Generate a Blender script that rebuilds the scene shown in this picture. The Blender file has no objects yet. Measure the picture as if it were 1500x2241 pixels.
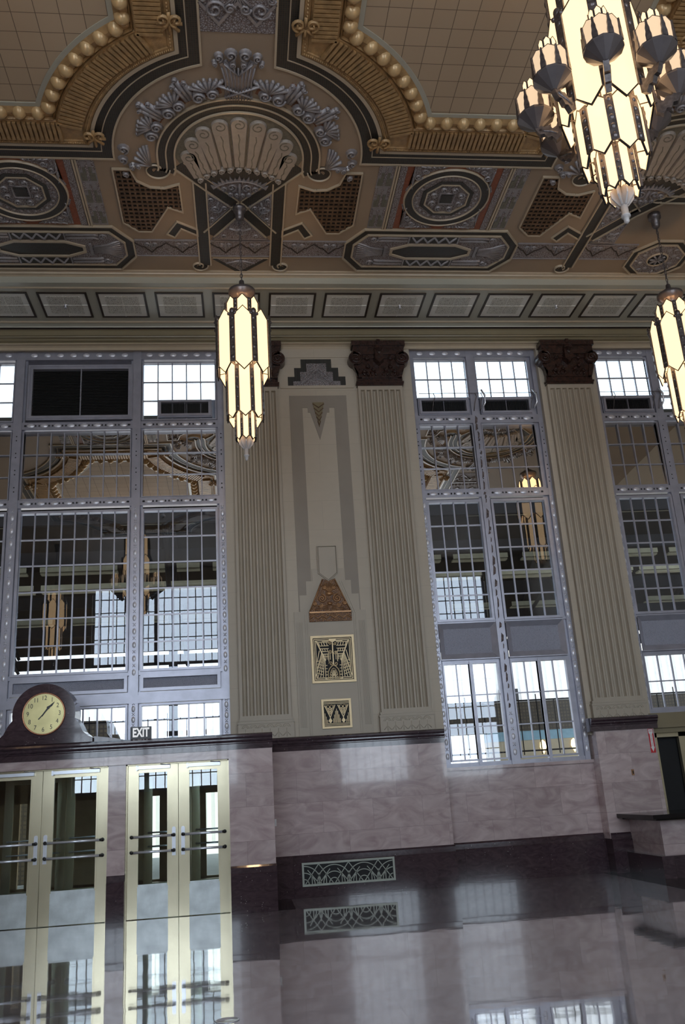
import bpy, math, random
from mathutils import Vector, Matrix
random.seed(7)
PI = math.pi
sc = bpy.context.scene
C = sc.collection

# ------------------------------------------------------------------ camera
cam_d = bpy.data.cameras.new('camera'); cam = bpy.data.objects.new('camera', cam_d); C.objects.link(cam)
yaw, pitch, roll = 0.12305842, 0.30899579, -0.06370369
F_ = Vector((math.sin(yaw)*math.cos(pitch), math.cos(yaw)*math.cos(pitch), math.sin(pitch)))
R0 = Vector((math.cos(yaw), -math.sin(yaw), 0)); U0 = R0.cross(F_)
R_ = math.cos(roll)*R0 + math.sin(roll)*U0; U_ = -math.sin(roll)*R0 + math.cos(roll)*U0
M = Matrix(((R_.x, U_.x, -F_.x, 0), (R_.y, U_.y, -F_.y, 0), (R_.z, U_.z, -F_.z, 1.7), (0, 0, 0, 1)))
cam.matrix_world = M
cam_d.sensor_fit = 'VERTICAL'; cam_d.sensor_height = 24.0; cam_d.lens = 1928.158/2241*24.0
cam_d.clip_start = 0.05; cam_d.clip_end = 500
sc.camera = cam
# ------------------------------------------------------------------ view, world, lights
sc.view_settings.view_transform = 'Standard'; sc.view_settings.look = 'None'
sc.view_settings.gamma = 1.0; sc.view_settings.use_curve_mapping = False
sc.view_settings.exposure = 0.0
WORLD = (0.80, 0.92, 1.0, 3.0)
BACK_LIGHT = 280.0      # watts per south window
BACK_COL = (0.70, 0.82, 1.0)
LAMP_SMALL, LAMP_BIG = 95.0, 190.0
cy = sc.cycles
cy.use_denoising = True
cy.max_bounces = 7; cy.diffuse_bounces = 4; cy.glossy_bounces = 4; cy.transmission_bounces = 4; cy.transparent_max_bounces = 16
cy.caustics_reflective = False; cy.caustics_refractive = False
cy.sample_clamp_indirect = 4.0
w = bpy.data.worlds.new('sky'); sc.world = w; w.use_nodes = True
bg = w.node_tree.nodes['Background']; bg.inputs[0].default_value = WORLD[:3] + (1,); bg.inputs[1].default_value = WORLD[3]
SOUTH = [(-6.3, -0.3, 2.2, 10.8), (3.8, 6.7, 2.0, 10.8), (8.0, 10.9, 2.0, 10.8)]
for (x0, x1, z0, z1) in SOUTH:
    ld = bpy.data.lights.new('daylight', 'AREA'); ld.shape = 'RECTANGLE'; ld.size = x1-x0; ld.size_y = z1-z0
    ld.energy = BACK_LIGHT*(x1-x0)/3.0; ld.color = BACK_COL
    lo = bpy.data.objects.new('daylight', ld); C.objects.link(lo)
    lo.location = ((x0+x1)/2, -3.9, (z0+z1)/2); lo.rotation_euler = (PI/2, 0, 0)
    lo['kind'] = 'structure'

sd = bpy.data.lights.new('sun', 'SUN'); sd.energy = 14.0; sd.angle = 0.01; sd.color = (1.0, 0.95, 0.86)
so = bpy.data.objects.new('sun', sd); C.objects.link(so)
so.rotation_euler = Vector((-0.55, 0.10, -0.83)).to_track_quat('-Z', 'Y').to_euler(); so['kind'] = 'structure'

# ------------------------------------------------------------------ materials
def new_mat(name):
    m = bpy.data.materials.new(name); m.use_nodes = True
    nt = m.node_tree; return m, nt, nt.nodes['Principled BSDF']
def mat(name, col, rough=0.6, metal=0.0, var=0.12, vscale=6.0, bump=0.0, bscale=30.0, coat=0.0, col2=None, spec=None):
    m, nt, b = new_mat(name)
    tc = nt.nodes.new('ShaderNodeTexCoord')
    no = nt.nodes.new('ShaderNodeTexNoise'); no.inputs['Scale'].default_value = vscale; no.inputs['Detail'].default_value = 5
    nt.links.new(tc.outputs['Object'], no.inputs['Vector'])
    rp = nt.nodes.new('ShaderNodeValToRGB')
    c2 = col2 if col2 else tuple(min(1, c*(1+var)) for c in col)
    c1 = tuple(c*(1-var) for c in col)
    rp.color_ramp.elements[0].position = 0.3; rp.color_ramp.elements[1].position = 0.7
    rp.color_ramp.elements[0].color = c1+(1,); rp.color_ramp.elements[1].color = c2+(1,)
    nt.links.new(no.outputs['Fac'], rp.inputs['Fac']); nt.links.new(rp.outputs['Color'], b.inputs['Base Color'])
    b.inputs['Roughness'].default_value = rough; b.inputs['Metallic'].default_value = metal
    if spec is not None: b.inputs['Specular IOR Level'].default_value = spec
    if coat: b.inputs['Coat Weight'].default_value = coat; b.inputs['Coat Roughness'].default_value = 0.08
    if bump:
        n2 = nt.nodes.new('ShaderNodeTexNoise'); n2.inputs['Scale'].default_value = bscale; n2.inputs['Detail'].default_value = 4
        nt.links.new(tc.outputs['Object'], n2.inputs['Vector'])
        bp = nt.nodes.new('ShaderNodeBump'); bp.inputs['Strength'].default_value = bump; bp.inputs['Distance'].default_value = 0.02
        nt.links.new(n2.outputs['Fac'], bp.inputs['Height']); nt.links.new(bp.outputs['Normal'], b.inputs['Normal'])
    return m
def plane_vec(nt, plane):
    g = nt.nodes.new('ShaderNodeNewGeometry'); s = nt.nodes.new('ShaderNodeSeparateXYZ'); c = nt.nodes.new('ShaderNodeCombineXYZ')
    nt.links.new(g.outputs['Position'], s.inputs[0])
    a, b = {'xz': ('X', 'Z'), 'xy': ('X', 'Y'), 'yz': ('Y', 'Z')}[plane]
    nt.links.new(s.outputs[a], c.inputs[0]); nt.links.new(s.outputs[b], c.inputs[1])
    return c.outputs[0], g.outputs['Position']
def stone(name, ca, cb, seam, bw, bh, mortar, plane, rough, vein=0.5, vs=1.6, offset=0.5, wavy=0.0, speck=None, coat=0.0, bias=0.0, con=0.1):
    m, nt, b = new_mat(name)
    v, pos = plane_vec(nt, plane)
    br = nt.nodes.new('ShaderNodeTexBrick'); nt.links.new(v, br.inputs['Vector'])
    br.inputs['Scale'].default_value = 1.0; br.inputs['Brick Width'].default_value = bw; br.inputs['Row Height'].default_value = bh
    br.inputs['Mortar Size'].default_value = mortar; br.inputs['Mortar Smooth'].default_value = 0.2; br.inputs['Bias'].default_value = bias
    br.offset = offset; br.inputs['Color1'].default_value = (1-con,)*3+(1,); br.inputs['Color2'].default_value = (1+con,)*3+(1,)
    br.inputs['Mortar'].default_value = (seam,)*3+(1,)
    mp = nt.nodes.new('ShaderNodeMapping'); nt.links.new(pos, mp.inputs[0]); mp.inputs['Rotation'].default_value = (0.3, 0.7, 0.2); mp.inputs['Scale'].default_value = (1, 1, 2.2)
    n1 = nt.nodes.new('ShaderNodeTexNoise'); n1.inputs['Scale'].default_value = vs; n1.inputs['Detail'].default_value = 9; n1.inputs['Distortion'].default_value = 2.2
    # each slab gets its own veining
    ad = nt.nodes.new('ShaderNodeVectorMath'); ad.operation = 'ADD'
    ml = nt.nodes.new('ShaderNodeVectorMath'); ml.operation = 'SCALE'; ml.inputs['Scale'].default_value = 9.0
    nt.links.new(br.outputs['Color'], ml.inputs[0]); nt.links.new(mp.outputs[0], ad.inputs[0]); nt.links.new(ml.outputs[0], ad.inputs[1])
    nt.links.new(ad.outputs[0], n1.inputs['Vector'])
    rp = nt.nodes.new('ShaderNodeValToRGB'); rp.color_ramp.elements[0].position = 0.5-vein/2; rp.color_ramp.elements[1].position = 0.5+vein/2
    rp.color_ramp.elements[0].color = ca+(1,); rp.color_ramp.elements[1].color = cb+(1,)
    nt.links.new(n1.outputs['Fac'], rp.inputs[0])
    mx = nt.nodes.new('ShaderNodeMix'); mx.data_type = 'RGBA'; mx.blend_type = 'MULTIPLY'; mx.inputs[0].default_value = 1.0
    nt.links.new(rp.outputs[0], mx.inputs[6]); nt.links.new(br.outputs['Color'], mx.inputs[7])
    out = mx.outputs[2]
    if speck:
        vo = nt.nodes.new('ShaderNodeTexVoronoi'); vo.inputs['Scale'].default_value = 22; nt.links.new(pos, vo.inputs['Vector'])
        r2 = nt.nodes.new('ShaderNodeValToRGB'); r2.color_ramp.elements[0].position = 0.05; r2.color_ramp.elements[1].position = 0.16
        r2.color_ramp.elements[0].color = (1,)*4; r2.color_ramp.elements[1].color = (0, 0, 0, 1)
        nt.links.new(vo.outputs['Distance'], r2.inputs[0])
        n3 = nt.nodes.new('ShaderNodeTexNoise'); n3.inputs['Scale'].default_value = 5; nt.links.new(pos, n3.inputs['Vector'])
        mt = nt.nodes.new('ShaderNodeMath'); mt.operation = 'MULTIPLY'; nt.links.new(r2.outputs[0], mt.inputs[0])
        gt = nt.nodes.new('ShaderNodeMath'); gt.operation = 'GREATER_THAN'; gt.inputs[1].default_value = 0.6; nt.links.new(n3.outputs['Fac'], gt.inputs[0]); nt.links.new(gt.outputs[0], mt.inputs[1])
        m2 = nt.nodes.new('ShaderNodeMix'); m2.data_type = 'RGBA'; nt.links.new(mt.outputs[0], m2.inputs[0]); nt.links.new(out, m2.inputs[6]); m2.inputs[7].default_value = speck+(1,)
        out = m2.outputs[2]
    nt.links.new(out, b.inputs['Base Color'])
    b.inputs['Roughness'].default_value = rough
    if coat: b.inputs['Coat Weight'].default_value = coat; b.inputs['Coat Roughness'].default_value = 0.03
    if wavy:
        n4 = nt.nodes.new('ShaderNodeTexNoise'); n4.inputs['Scale'].default_value = 2.2; n4.inputs['Detail'].default_value = 2; nt.links.new(pos, n4.inputs['Vector'])
        bp = nt.nodes.new('ShaderNodeBump'); bp.inputs['Strength'].default_value = wavy; bp.inputs['Distance'].default_value = 0.02
        nt.links.new(n4.outputs['Fac'], bp.inputs['Height']); nt.links.new(bp.outputs['Normal'], b.inputs['Normal'])
        if coat: nt.links.new(bp.outputs['Normal'], b.inputs['Coat Normal'])
    return m
def grid_mat(name, cell, line, size, plane, rough=0.4, width=0.1, col2=None):
    m, nt, b = new_mat(name)
    v, pos = plane_vec(nt, plane)
    br = nt.nodes.new('ShaderNodeTexBrick'); nt.links.new(v, br.inputs['Vector']); br.offset = 0.0
    br.inputs['Scale'].default_value = 1.0; br.inputs['Brick Width'].default_value = size; br.inputs['Row Height'].default_value = size
    br.inputs['Mortar Size'].default_value = size*width; br.inputs['Mortar Smooth'].default_value = 0.3
    br.inputs['Color1'].default_value = cell+(1,); br.inputs['Color2'].default_value = (col2 or tuple(c*1.5 for c in cell))+(1,); br.inputs['Mortar'].default_value = line+(1,)
    nt.links.new(br.outputs['Color'], b.inputs['Base Color']); b.inputs['Roughness'].default_value = rough
    return m
def lace_mat(name, ca, cb, scale, rough=0.6):
    m, nt, b = new_mat(name)
    tc = nt.nodes.new('ShaderNodeTexCoord')
    vo = nt.nodes.new('ShaderNodeTexVoronoi'); vo.feature = 'DISTANCE_TO_EDGE'; vo.inputs['Scale'].default_value = scale
    nt.links.new(tc.outputs['Object'], vo.inputs['Vector'])
    rp = nt.nodes.new('ShaderNodeValToRGB'); rp.color_ramp.elements[0].position = 0.05; rp.color_ramp.elements[1].position = 0.16
    rp.color_ramp.elements[0].color = ca+(1,); rp.color_ramp.elements[1].color = cb+(1,)
    nt.links.new(vo.outputs['Distance'], rp.inputs[0]); nt.links.new(rp.outputs[0], b.inputs['Base Color'])
    bp = nt.nodes.new('ShaderNodeBump'); bp.inputs['Strength'].default_value = 0.7; bp.inputs['Distance'].default_value = 0.02
    nt.links.new(vo.outputs['Distance'], bp.inputs['Height']); nt.links.new(bp.outputs['Normal'], b.inputs['Normal'])
    b.inputs['Roughness'].default_value = rough
    return m
def glass_mat(name, refl, tint=(1, 1, 1), rcol=(1, 1, 1), fres=0.6, wob=0.008):
    m = bpy.data.materials.new(name); m.use_nodes = True; nt = m.node_tree; nt.nodes.clear()
    o = nt.nodes.new('ShaderNodeOutputMaterial'); mx = nt.nodes.new('ShaderNodeMixShader')
    t = nt.nodes.new('ShaderNodeBsdfTransparent'); t.inputs[0].default_value = tint+(1,)
    g = nt.nodes.new('ShaderNodeBsdfGlossy'); g.inputs[0].default_value = rcol+(1,); g.inputs['Roughness'].default_value = 0.0
    lw = nt.nodes.new('ShaderNodeLayerWeight'); lw.inputs[0].default_value = 0.25
    ma = nt.nodes.new('ShaderNodeMath'); ma.operation = 'MULTIPLY_ADD'; ma.inputs[1].default_value = fres; ma.inputs[2].default_value = refl; ma.use_clamp = True
    nt.links.new(lw.outputs['Fresnel'], ma.inputs[0]); nt.links.new(ma.outputs[0], mx.inputs[0])
    nt.links.new(t.outputs[0], mx.inputs[1]); nt.links.new(g.outputs[0], mx.inputs[2]); nt.links.new(mx.outputs[0], o.inputs[0])
    tc = nt.nodes.new('ShaderNodeTexCoord'); no = nt.nodes.new('ShaderNodeTexNoise'); no.inputs['Scale'].default_value = 1.7
    nt.links.new(tc.outputs['Object'], no.inputs['Vector'])
    bp = nt.nodes.new('ShaderNodeBump'); bp.inputs['Strength'].default_value = wob; bp.inputs['Distance'].default_value = 0.02
    nt.links.new(no.outputs['Fac'], bp.inputs['Height']); nt.links.new(bp.outputs['Normal'], g.inputs['Normal'])
    return m
def emit_mat(name, col, strength):
    m, nt, b = new_mat(name)
    b.inputs['Base Color'].default_value = tuple(min(1, c*0.3) for c in col)+(1,); b.inputs['Roughness'].default_value = 0.25
    b.inputs['Emission Color'].default_value = col+(1,); b.inputs['Emission Strength'].default_value = strength
    return m
MT = dict(
    cream=stone('cream_painted_plaster', (0.52, 0.452, 0.355), (0.55, 0.48, 0.38), 0.86, 1.7, 0.62, 0.004, 'xz', 0.55, vein=0.6, offset=0.5, con=0.012),
    pil=mat('pilaster_paint', (0.47, 0.41, 0.325), 0.5, var=0.04, vscale=2),
    taupe=mat('taupe_paint', (0.32, 0.275, 0.225), 0.55, var=0.04, vscale=2),
    ceil=mat('ceiling_buff_paint', (0.345, 0.265, 0.19), 0.6, var=0.05, vscale=1.5),
    line=mat('cream_moulding_line', (0.52, 0.43, 0.31), 0.3, var=0.04),
    tile=grid_mat('acoustic_tile', (0.46, 0.36, 0.25), (0.15, 0.11, 0.08), 0.305, 'xy', 0.7, 0.018, (0.50, 0.39, 0.27)),
    mosaic=grid_mat('black_mosaic_tile', (0.018, 0.02, 0.018), (0.07, 0.045, 0.03), 0.032, 'xy', 0.5, 0.12, (0.03, 0.034, 0.03)),
    gold=mat('ochre_gilded_plaster', (0.42, 0.265, 0.12), 0.38, metal=0.15, var=0.25, vscale=9, bump=0.3, bscale=40),
    goldbead=mat('gilded_bead', (0.58, 0.40, 0.20), 0.28, metal=0.2, var=0.15, vscale=9),
    groove=mat('brown_groove', (0.20, 0.085, 0.045), 0.6, var=0.2),
    silver=mat('silvered_plaster', (0.30, 0.28, 0.285), 0.38, metal=0.2, var=0.12, vscale=18, bump=0.15, bscale=50),
    silverbg=lace_mat('silvered_low_relief', (0.15, 0.11, 0.10), (0.36, 0.34, 0.35), 30),
    petal=mat('ivory_plaster', (0.38, 0.33, 0.28), 0.4, var=0.08, vscale=10),
    redtile=mat('rust_red_tile', (0.27, 0.08, 0.035), 0.5, var=0.2, vscale=20),
    greentile=mat('grey_green_tile', (0.16, 0.15, 0.115), 0.5, var=0.2, vscale=20),
    mesh=mat('bronze_mesh', (0.15, 0.085, 0.045), 0.5, metal=0.3, var=0.3),
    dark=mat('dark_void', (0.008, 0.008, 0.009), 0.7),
    soffit=mat('soffit_grey_green_paint', (0.46, 0.45, 0.37), 0.32, var=0.05, vscale=1),
    olive=mat('olive_brown_moulding', (0.27, 0.225, 0.14), 0.25, var=0.06, vscale=2),
    darkline=mat('dark_brown_line', (0.03, 0.018, 0.012), 0.5),
    lacepanel=lace_mat('pierced_plaster_lace', (0.40, 0.38, 0.33), (0.80, 0.79, 0.72), 34),
    panelb=mat('panel_border_plaster', (0.82, 0.81, 0.75), 0.5, var=0.05),
    capital=mat('mahogany_glazed_plaster', (0.038, 0.016, 0.011), 0.25, var=0.4, vscale=12, bump=0.4, bscale=35, coat=0.3),
    bronze=lace_mat('bronze_relief', (0.10, 0.04, 0.018), (0.36, 0.20, 0.10), 34, 0.35),
    bronzeh=mat('lighter_bronze', (0.42, 0.23, 0.11), 0.35, metal=0.5, var=0.2),  # lighter bronze for the raised ornament and switch plate
    marble=stone('pink_marble', (0.44, 0.335, 0.335), (0.66, 0.55, 0.54), 0.62, 0.92, 0.53, 0.0025, 'xz', 0.12, vein=0.4, coat=0.4, con=0.07),
    marblex=stone('pink_marble_side', (0.44, 0.335, 0.335), (0.66, 0.55, 0.54), 0.62, 0.92, 0.53, 0.004, 'yz', 0.12, vein=0.45, coat=0.4),
    redmarble=stone('dark_red_marble', (0.036, 0.022, 0.029), (0.088, 0.056, 0.068), 0.6, 1.6, 3.0, 0.004, 'xz', 0.10, vein=0.5, vs=4, speck=(0.4, 0.36, 0.36), coat=0.4),
    floor=stone('polished_stone_floor', (0.265, 0.255, 0.285), (0.37, 0.355, 0.395), 0.75, 0.61, 0.61, 0.006, 'xy', 0.05, vein=0.6, vs=1.2, offset=0.0, wavy=0.05, coat=1.0),
    darkfloor=mat('dark_polished_border', (0.012, 0.010, 0.011), 0.12, var=0.2, spec=0.25),
    alum=mat('aluminium_frame', (0.43, 0.43, 0.50), 0.3, metal=0.35, var=0.10, vscale=5),
    alumd=mat('dark_aluminium', (0.13, 0.125, 0.15), 0.4, metal=0.3),  # darker aluminium for the plate behind the louvres
    rosette=mat('cast_rosette', (0.78, 0.78, 0.84), 0.3, metal=0.3, var=0.08),
    spandrel=lace_mat('woven_spandrel', (0.32, 0.33, 0.41), (0.47, 0.485, 0.57), 60, 0.45),
    rust=mat('flaking_rust', (0.12, 0.09, 0.085), 0.7, var=0.6, vscale=20),
    brass=mat('satin_brass', (0.61, 0.55, 0.39), 0.24, metal=0.85, var=0.10, vscale=1.6),
    kick=mat('nickel_kick_plate', (0.56, 0.60, 0.60), 0.36, metal=0.6, var=0.22, vscale=3.5),
    chrome=mat('polished_chrome', (0.80, 0.83, 0.90), 0.25, metal=0.6, var=0.03),
    black=mat('black_fitting', (0.012, 0.012, 0.014), 0.35),
    grille=mat('pale_gold_grille', (0.78, 0.60, 0.34), 0.35, metal=0.2, var=0.06),
    ventg=mat('grey_green_vent_grille', (0.36, 0.38, 0.33), 0.4, metal=0.2),
    louver=mat('charcoal_louver', (0.012, 0.012, 0.012), 0.6),
    clock=mat('brass_clock_dial', (0.58, 0.51, 0.25), 0.28, metal=0.6, var=0.12, vscale=4),
    copper=mat('copper_bezel', (0.55, 0.26, 0.16), 0.25, metal=0.8),
    white=mat('white_enamel', (0.85, 0.85, 0.85), 0.4, var=0.02),
    red=mat('red_enamel', (0.62, 0.02, 0.03), 0.4, var=0.05),
    pewter=mat('pewter_fitting', (0.17, 0.15, 0.15), 0.35, metal=0.7, var=0.35, vscale=25),
    lamp=emit_mat('lit_opal_glass', (1.0, 0.66, 0.35), 1.85),
    lampcup=emit_mat('lit_rose_opal_glass', (1.0, 0.72, 0.46), 0.85),
    lampin=emit_mat('lit_amber_glass', (1.0, 0.74, 0.36), 1.0),
    crystal=mat('frosted_crystal', (0.62, 0.58, 0.56), 0.2, var=0.1),
    cup=mat('painted_lamp_bowl', (0.17, 0.15, 0.15), 0.3, metal=0.5, var=0.1),
    brick=grid_mat('brown_brick', (0.075, 0.055, 0.032), (0.045, 0.035, 0.025), 0.11, 'xz', 0.8, 0.2),
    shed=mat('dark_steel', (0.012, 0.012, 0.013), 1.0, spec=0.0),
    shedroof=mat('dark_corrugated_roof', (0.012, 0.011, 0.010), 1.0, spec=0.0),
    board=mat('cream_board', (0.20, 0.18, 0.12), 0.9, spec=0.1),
    outwhite=mat('white_corrugated_cladding', (0.85, 0.82, 0.78), 0.7, var=0.03),
    tan=mat('tan_stucco', (0.42, 0.34, 0.22), 0.8, var=0.05),
    bluep=mat('pale_blue_band', (0.20, 0.33, 0.38), 0.6),
    asphalt=mat('grey_pavement', (0.30, 0.29, 0.28), 0.9),
    orange=mat('dark_tan_wall', (0.40, 0.28, 0.14), 0.6),  # plain dark tan for the lobby walls and door screen
    g_clear=glass_mat('clear_glass', 0.05, (0.93, 0.97, 1.0)),
    g_mid=glass_mat('old_window_glass', 0.045, (0.90, 0.94, 1.0), fres=0.5),
    g_mirror=glass_mat('reflective_glass', 0.80, (0.22, 0.24, 0.27), (1.0, 0.97, 0.90), fres=0.2, wob=0.015),
    g_door=glass_mat('door_glass', 0.07, (0.85, 0.92, 0.92)),
    glowwhite=emit_mat('boosted_sign_letters', (1, 1, 1), 0.55),  # emission added to brighten the white exit letters
    bulb=emit_mat('lit_lantern', (1.0, 0.75, 0.35), 3.0),
)

# ------------------------------------------------------------------ mesh builder
CE = lambda z0=11.51: (lambda u, v, w: (u, v, z0-w))          # ceiling relief: w grows downwards
WL = lambda Y: (lambda u, v, w: (u, Y-w, v))                    # wall relief: w grows into the room
ID = lambda u, v, w: (u, v, w)
class MB:
    def __init__(s): s.v = []; s.f = []; s.sm = []
    def add(s, vs, fs, smooth=False):
        b = len(s.v); s.v += [tuple(p) for p in vs]
        for f in fs: s.f.append([b+i for i in f]); s.sm.append(smooth)
        return s
    def box(s, x0, x1, y0, y1, z0, z1):
        v = [(x, y, z) for x in (x0, x1) for y in (y0, y1) for z in (z0, z1)]
        return s.add(v, [(0, 1, 3, 2), (4, 6, 7, 5), (0, 4, 5, 1), (2, 3, 7, 6), (0, 2, 6, 4), (1, 5, 7, 3)])
    def prism(s, poly, fr, w0, w1, inset=0.0):
        n = len(poly); top = poly
        if inset:
            top = offset(poly, inset)
        v = [fr(p[0], p[1], w0) for p in poly]+[fr(p[0], p[1], w1) for p in top]
        return s.add(v, [list(range(n)), list(range(2*n-1, n-1, -1))]+[(i, (i+1) % n, n+(i+1) % n, n+i) for i in range(n)])
    def sweep(s, path, prof, fr, closed=False, smooth=False):
        n = len(path); k = len(prof); vs = []
        for i in range(n):
            if closed: a, b = path[i-1], path[(i+1) % n]
            else: a, b = path[max(i-1, 0)], path[min(i+1, n-1)]
            p = path[i]
            def nrm(q, r):
                dx, dy = r[0]-q[0], r[1]-q[1]; l = math.hypot(dx, dy) or 1e-9; return (-dy/l, dx/l)
            n1 = nrm(a, p) if a != p else nrm(p, b); n2 = nrm(p, b) if b != p else n1
            mx, my = n1[0]+n2[0], n1[1]+n2[1]; l = math.hypot(mx, my) or 1e-9; mx /= l; my /= l
            c = max(0.35, mx*n1[0]+my*n1[1])
            for (o, w_) in prof: vs.append(fr(p[0]+mx*o/c, p[1]+my*o/c, w_))
        fs = []
        m_ = n if closed else n-1
        for i in range(m_):
            j = (i+1) % n
            for q in range(k-1): fs.append((i*k+q, i*k+q+1, j*k+q+1, j*k+q))
        if not closed and k > 2: fs += [list(range(k)), [(n-1)*k+q for q in range(k-1, -1, -1)]]
        return s.add(vs, fs, smooth)
    def ridge(s, path, wd, h, fr, closed=False, w0=0.0):
        return s.sweep(path, [(-wd/2, w0), (-wd*0.3, w0+h*0.85), (0, w0+h), (wd*0.3, w0+h*0.85), (wd/2, w0)], fr, closed, True)
    def strip(s, path, wd, h, fr, closed=False, w0=0.0):
        return s.sweep(path, [(-wd/2, w0), (-wd/2, w0+h), (wd/2, w0+h), (wd/2, w0)], fr, closed)
    def loft(s, loops, fr, ws, closed=True, smooth=False):
        n = len(loops[0]); vs = []
        for L, w_ in zip(loops, ws): vs += [fr(p[0], p[1], w_) for p in L]
        fs = []
        for a in range(len(loops)-1):
            for i in range(n if closed else n-1):
                j = (i+1) % n; fs.append((a*n+i, a*n+j, (a+1)*n+j, (a+1)*n+i))
        return s.add(vs, fs, smooth)
    def lathe(s, prof, n=20, c=(0, 0, 0), smooth=True, axis='z'):
        vs = []
        for (r, z) in prof:
            for i in range(n):
                a = 2*PI*i/n; x, y = r*math.cos(a), r*math.sin(a)
                vs.append((c[0]+x, c[1]+y, c[2]+z) if axis == 'z' else (c[0]+x, c[1]-z, c[2]+y))
        fs = []
        for k in range(len(prof)-1):
            for i in range(n): j = (i+1) % n; fs.append((k*n+i, k*n+j, (k+1)*n+j, (k+1)*n+i))
        fs += [list(range(n)), [(len(prof)-1)*n+i for i in range(n-1, -1, -1)]]
        return s.add(vs, fs, smooth)
    def tube(s, pts, r, n=8, closed=False):
        P = [Vector(p) for p in pts]; vs = []
        up = Vector((0.13, 0.21, 0.97))
        N = len(P)
        for i in range(N):
            a = P[i-1] if (closed or i) else P[0]; b = P[(i+1) % N] if (closed or i < N-1) else P[-1]
            t = (b-a).normalized(); x = t.cross(up)
            if x.length < 1e-3: x = t.cross(Vector((1, 0, 0)))
            x.normalize(); y = t.cross(x)
            for k in range(n):
                an = 2*PI*k/n; vs.append(tuple(P[i]+r*(math.cos(an)*x+math.sin(an)*y)))
        fs = []
        for i in range(N if closed else N-1):
            j = (i+1) % N
            for k in range(n): l = (k+1) % n; fs.append((i*n+k, i*n+l, j*n+l, j*n+k))
        if not closed: fs += [list(range(n)), [(N-1)*n+k for k in range(n-1, -1, -1)]]
        return s.add(vs, fs, True)
    def dome(s, c, ru, rv, h, fr, n=12, rings=3):
        vs = []; fs = []
        for k in range(rings):
            a = k/rings*PI/2
            for i in range(n): t = 2*PI*i/n; vs.append(fr(c[0]+ru*math.cos(a)*math.cos(t), c[1]+rv*math.cos(a)*math.sin(t), h*math.sin(a)))
        vs.append(fr(c[0], c[1], h))
        for k in range(rings-1):
            for i in range(n): j = (i+1) % n; fs.append((k*n+i, k*n+j, (k+1)*n+j, (k+1)*n+i))
        for i in range(n): fs.append(((rings-1)*n+i, (rings-1)*n+(i+1) % n, rings*n))
        return s.add(vs, fs, True)
    def build(s, name, m, parent=None, recalc=True, loc=None):
        me = bpy.data.meshes.new(name)
        v = s.v
        if loc: v = [(p[0]-loc[0], p[1]-loc[1], p[2]-loc[2]) for p in v]
        me.from_pydata(v, [], s.f); me.materials.append(MT[m] if isinstance(m, str) else m)
        me.polygons.foreach_set('use_smooth', s.sm)
        me.update()
        if recalc:
            import bmesh
            bm = bmesh.new(); bm.from_mesh(me); bmesh.ops.recalc_face_normals(bm, faces=bm.faces); bm.to_mesh(me); bm.free()
        o = bpy.data.objects.new(name, me); C.objects.link(o)
        if parent is not None: o.parent = parent
        if loc: o.location = loc
        return o
def offset(poly, d):
    n = len(poly); A = sum(poly[i-1][0]*poly[i][1]-poly[i][0]*poly[i-1][1] for i in range(n)); sg = 1 if A > 0 else -1
    out = []
    for i in range(n):
        a, p, b = poly[i-1], poly[i], poly[(i+1) % n]
        def nr(q, r):
            dx, dy = r[0]-q[0], r[1]-q[1]; l = math.hypot(dx, dy) or 1e-9; return (-dy/l*sg, dx/l*sg)
        n1, n2 = nr(a, p), nr(p, b); mx, my = n1[0]+n2[0], n1[1]+n2[1]; l = math.hypot(mx, my) or 1e-9; mx /= l; my /= l
        c = max(0.3, mx*n1[0]+my*n1[1]); out.append((p[0]+mx*d/c, p[1]+my*d/c))
    return out
def arc(c, r, a0, a1, n=16, r2=None):
    r2 = r if r2 is None else r2
    return [(c[0]+(r+(r2-r)*i/n)*math.cos(math.radians(a0+(a1-a0)*i/n)), c[1]+(r+(r2-r)*i/n)*math.sin(math.radians(a0+(a1-a0)*i/n))) for i in range(n+1)]
def spiral(c, r, a0, turns, n=18, rend=0.12): return arc(c, r, a0, a0+360*turns, n, r*rend)
def empty(name, loc=(0, 0, 0), rz=0.0, parent=None):
    o = bpy.data.objects.new(name, None); C.objects.link(o); o.location = loc; o.rotation_euler = (0, 0, rz); o.empty_display_size = 0.1
    if parent is not None: o.parent = parent
    return o
def tag(o, label=None, cat=None, group=None, kind=None):
    if label: o['label'] = label
    if cat: o['category'] = cat
    if group: o['group'] = group
    if kind: o['kind'] = kind
    return o
def struct(o): o['kind'] = 'structure'; return o
KIDS = {}
def copy_tree(o, parent=None):
    c = o.copy(); C.objects.link(c); c.parent = parent
    for ch in list(o.children): copy_tree(ch, c)
    return c
def text(s, size, m, parent, loc, rot=(PI/2, 0, 0), depth=0.004, name='lettering', sx=1.0, off=0.0, line=1.0):
    cu = bpy.data.curves.new(name, 'FONT'); cu.body = s; cu.size = size; cu.align_x = 'CENTER'; cu.align_y = 'CENTER'; cu.extrude = depth
    cu.offset = off; cu.space_line = line
    tmp = bpy.data.objects.new('tmp', cu); me = bpy.data.meshes.new_from_object(tmp); bpy.data.objects.remove(tmp); me.materials.clear(); me.materials.append(MT[m])
    o = bpy.data.objects.new(name, me); C.objects.link(o); o.parent = parent; o.location = loc; o.rotation_euler = rot; o.scale = (sx, 1, 1)
    return o

ZC, ZS = 11.51, 11.30
XW, XE, YS = -12.0, 12.6, -3.3
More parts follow.
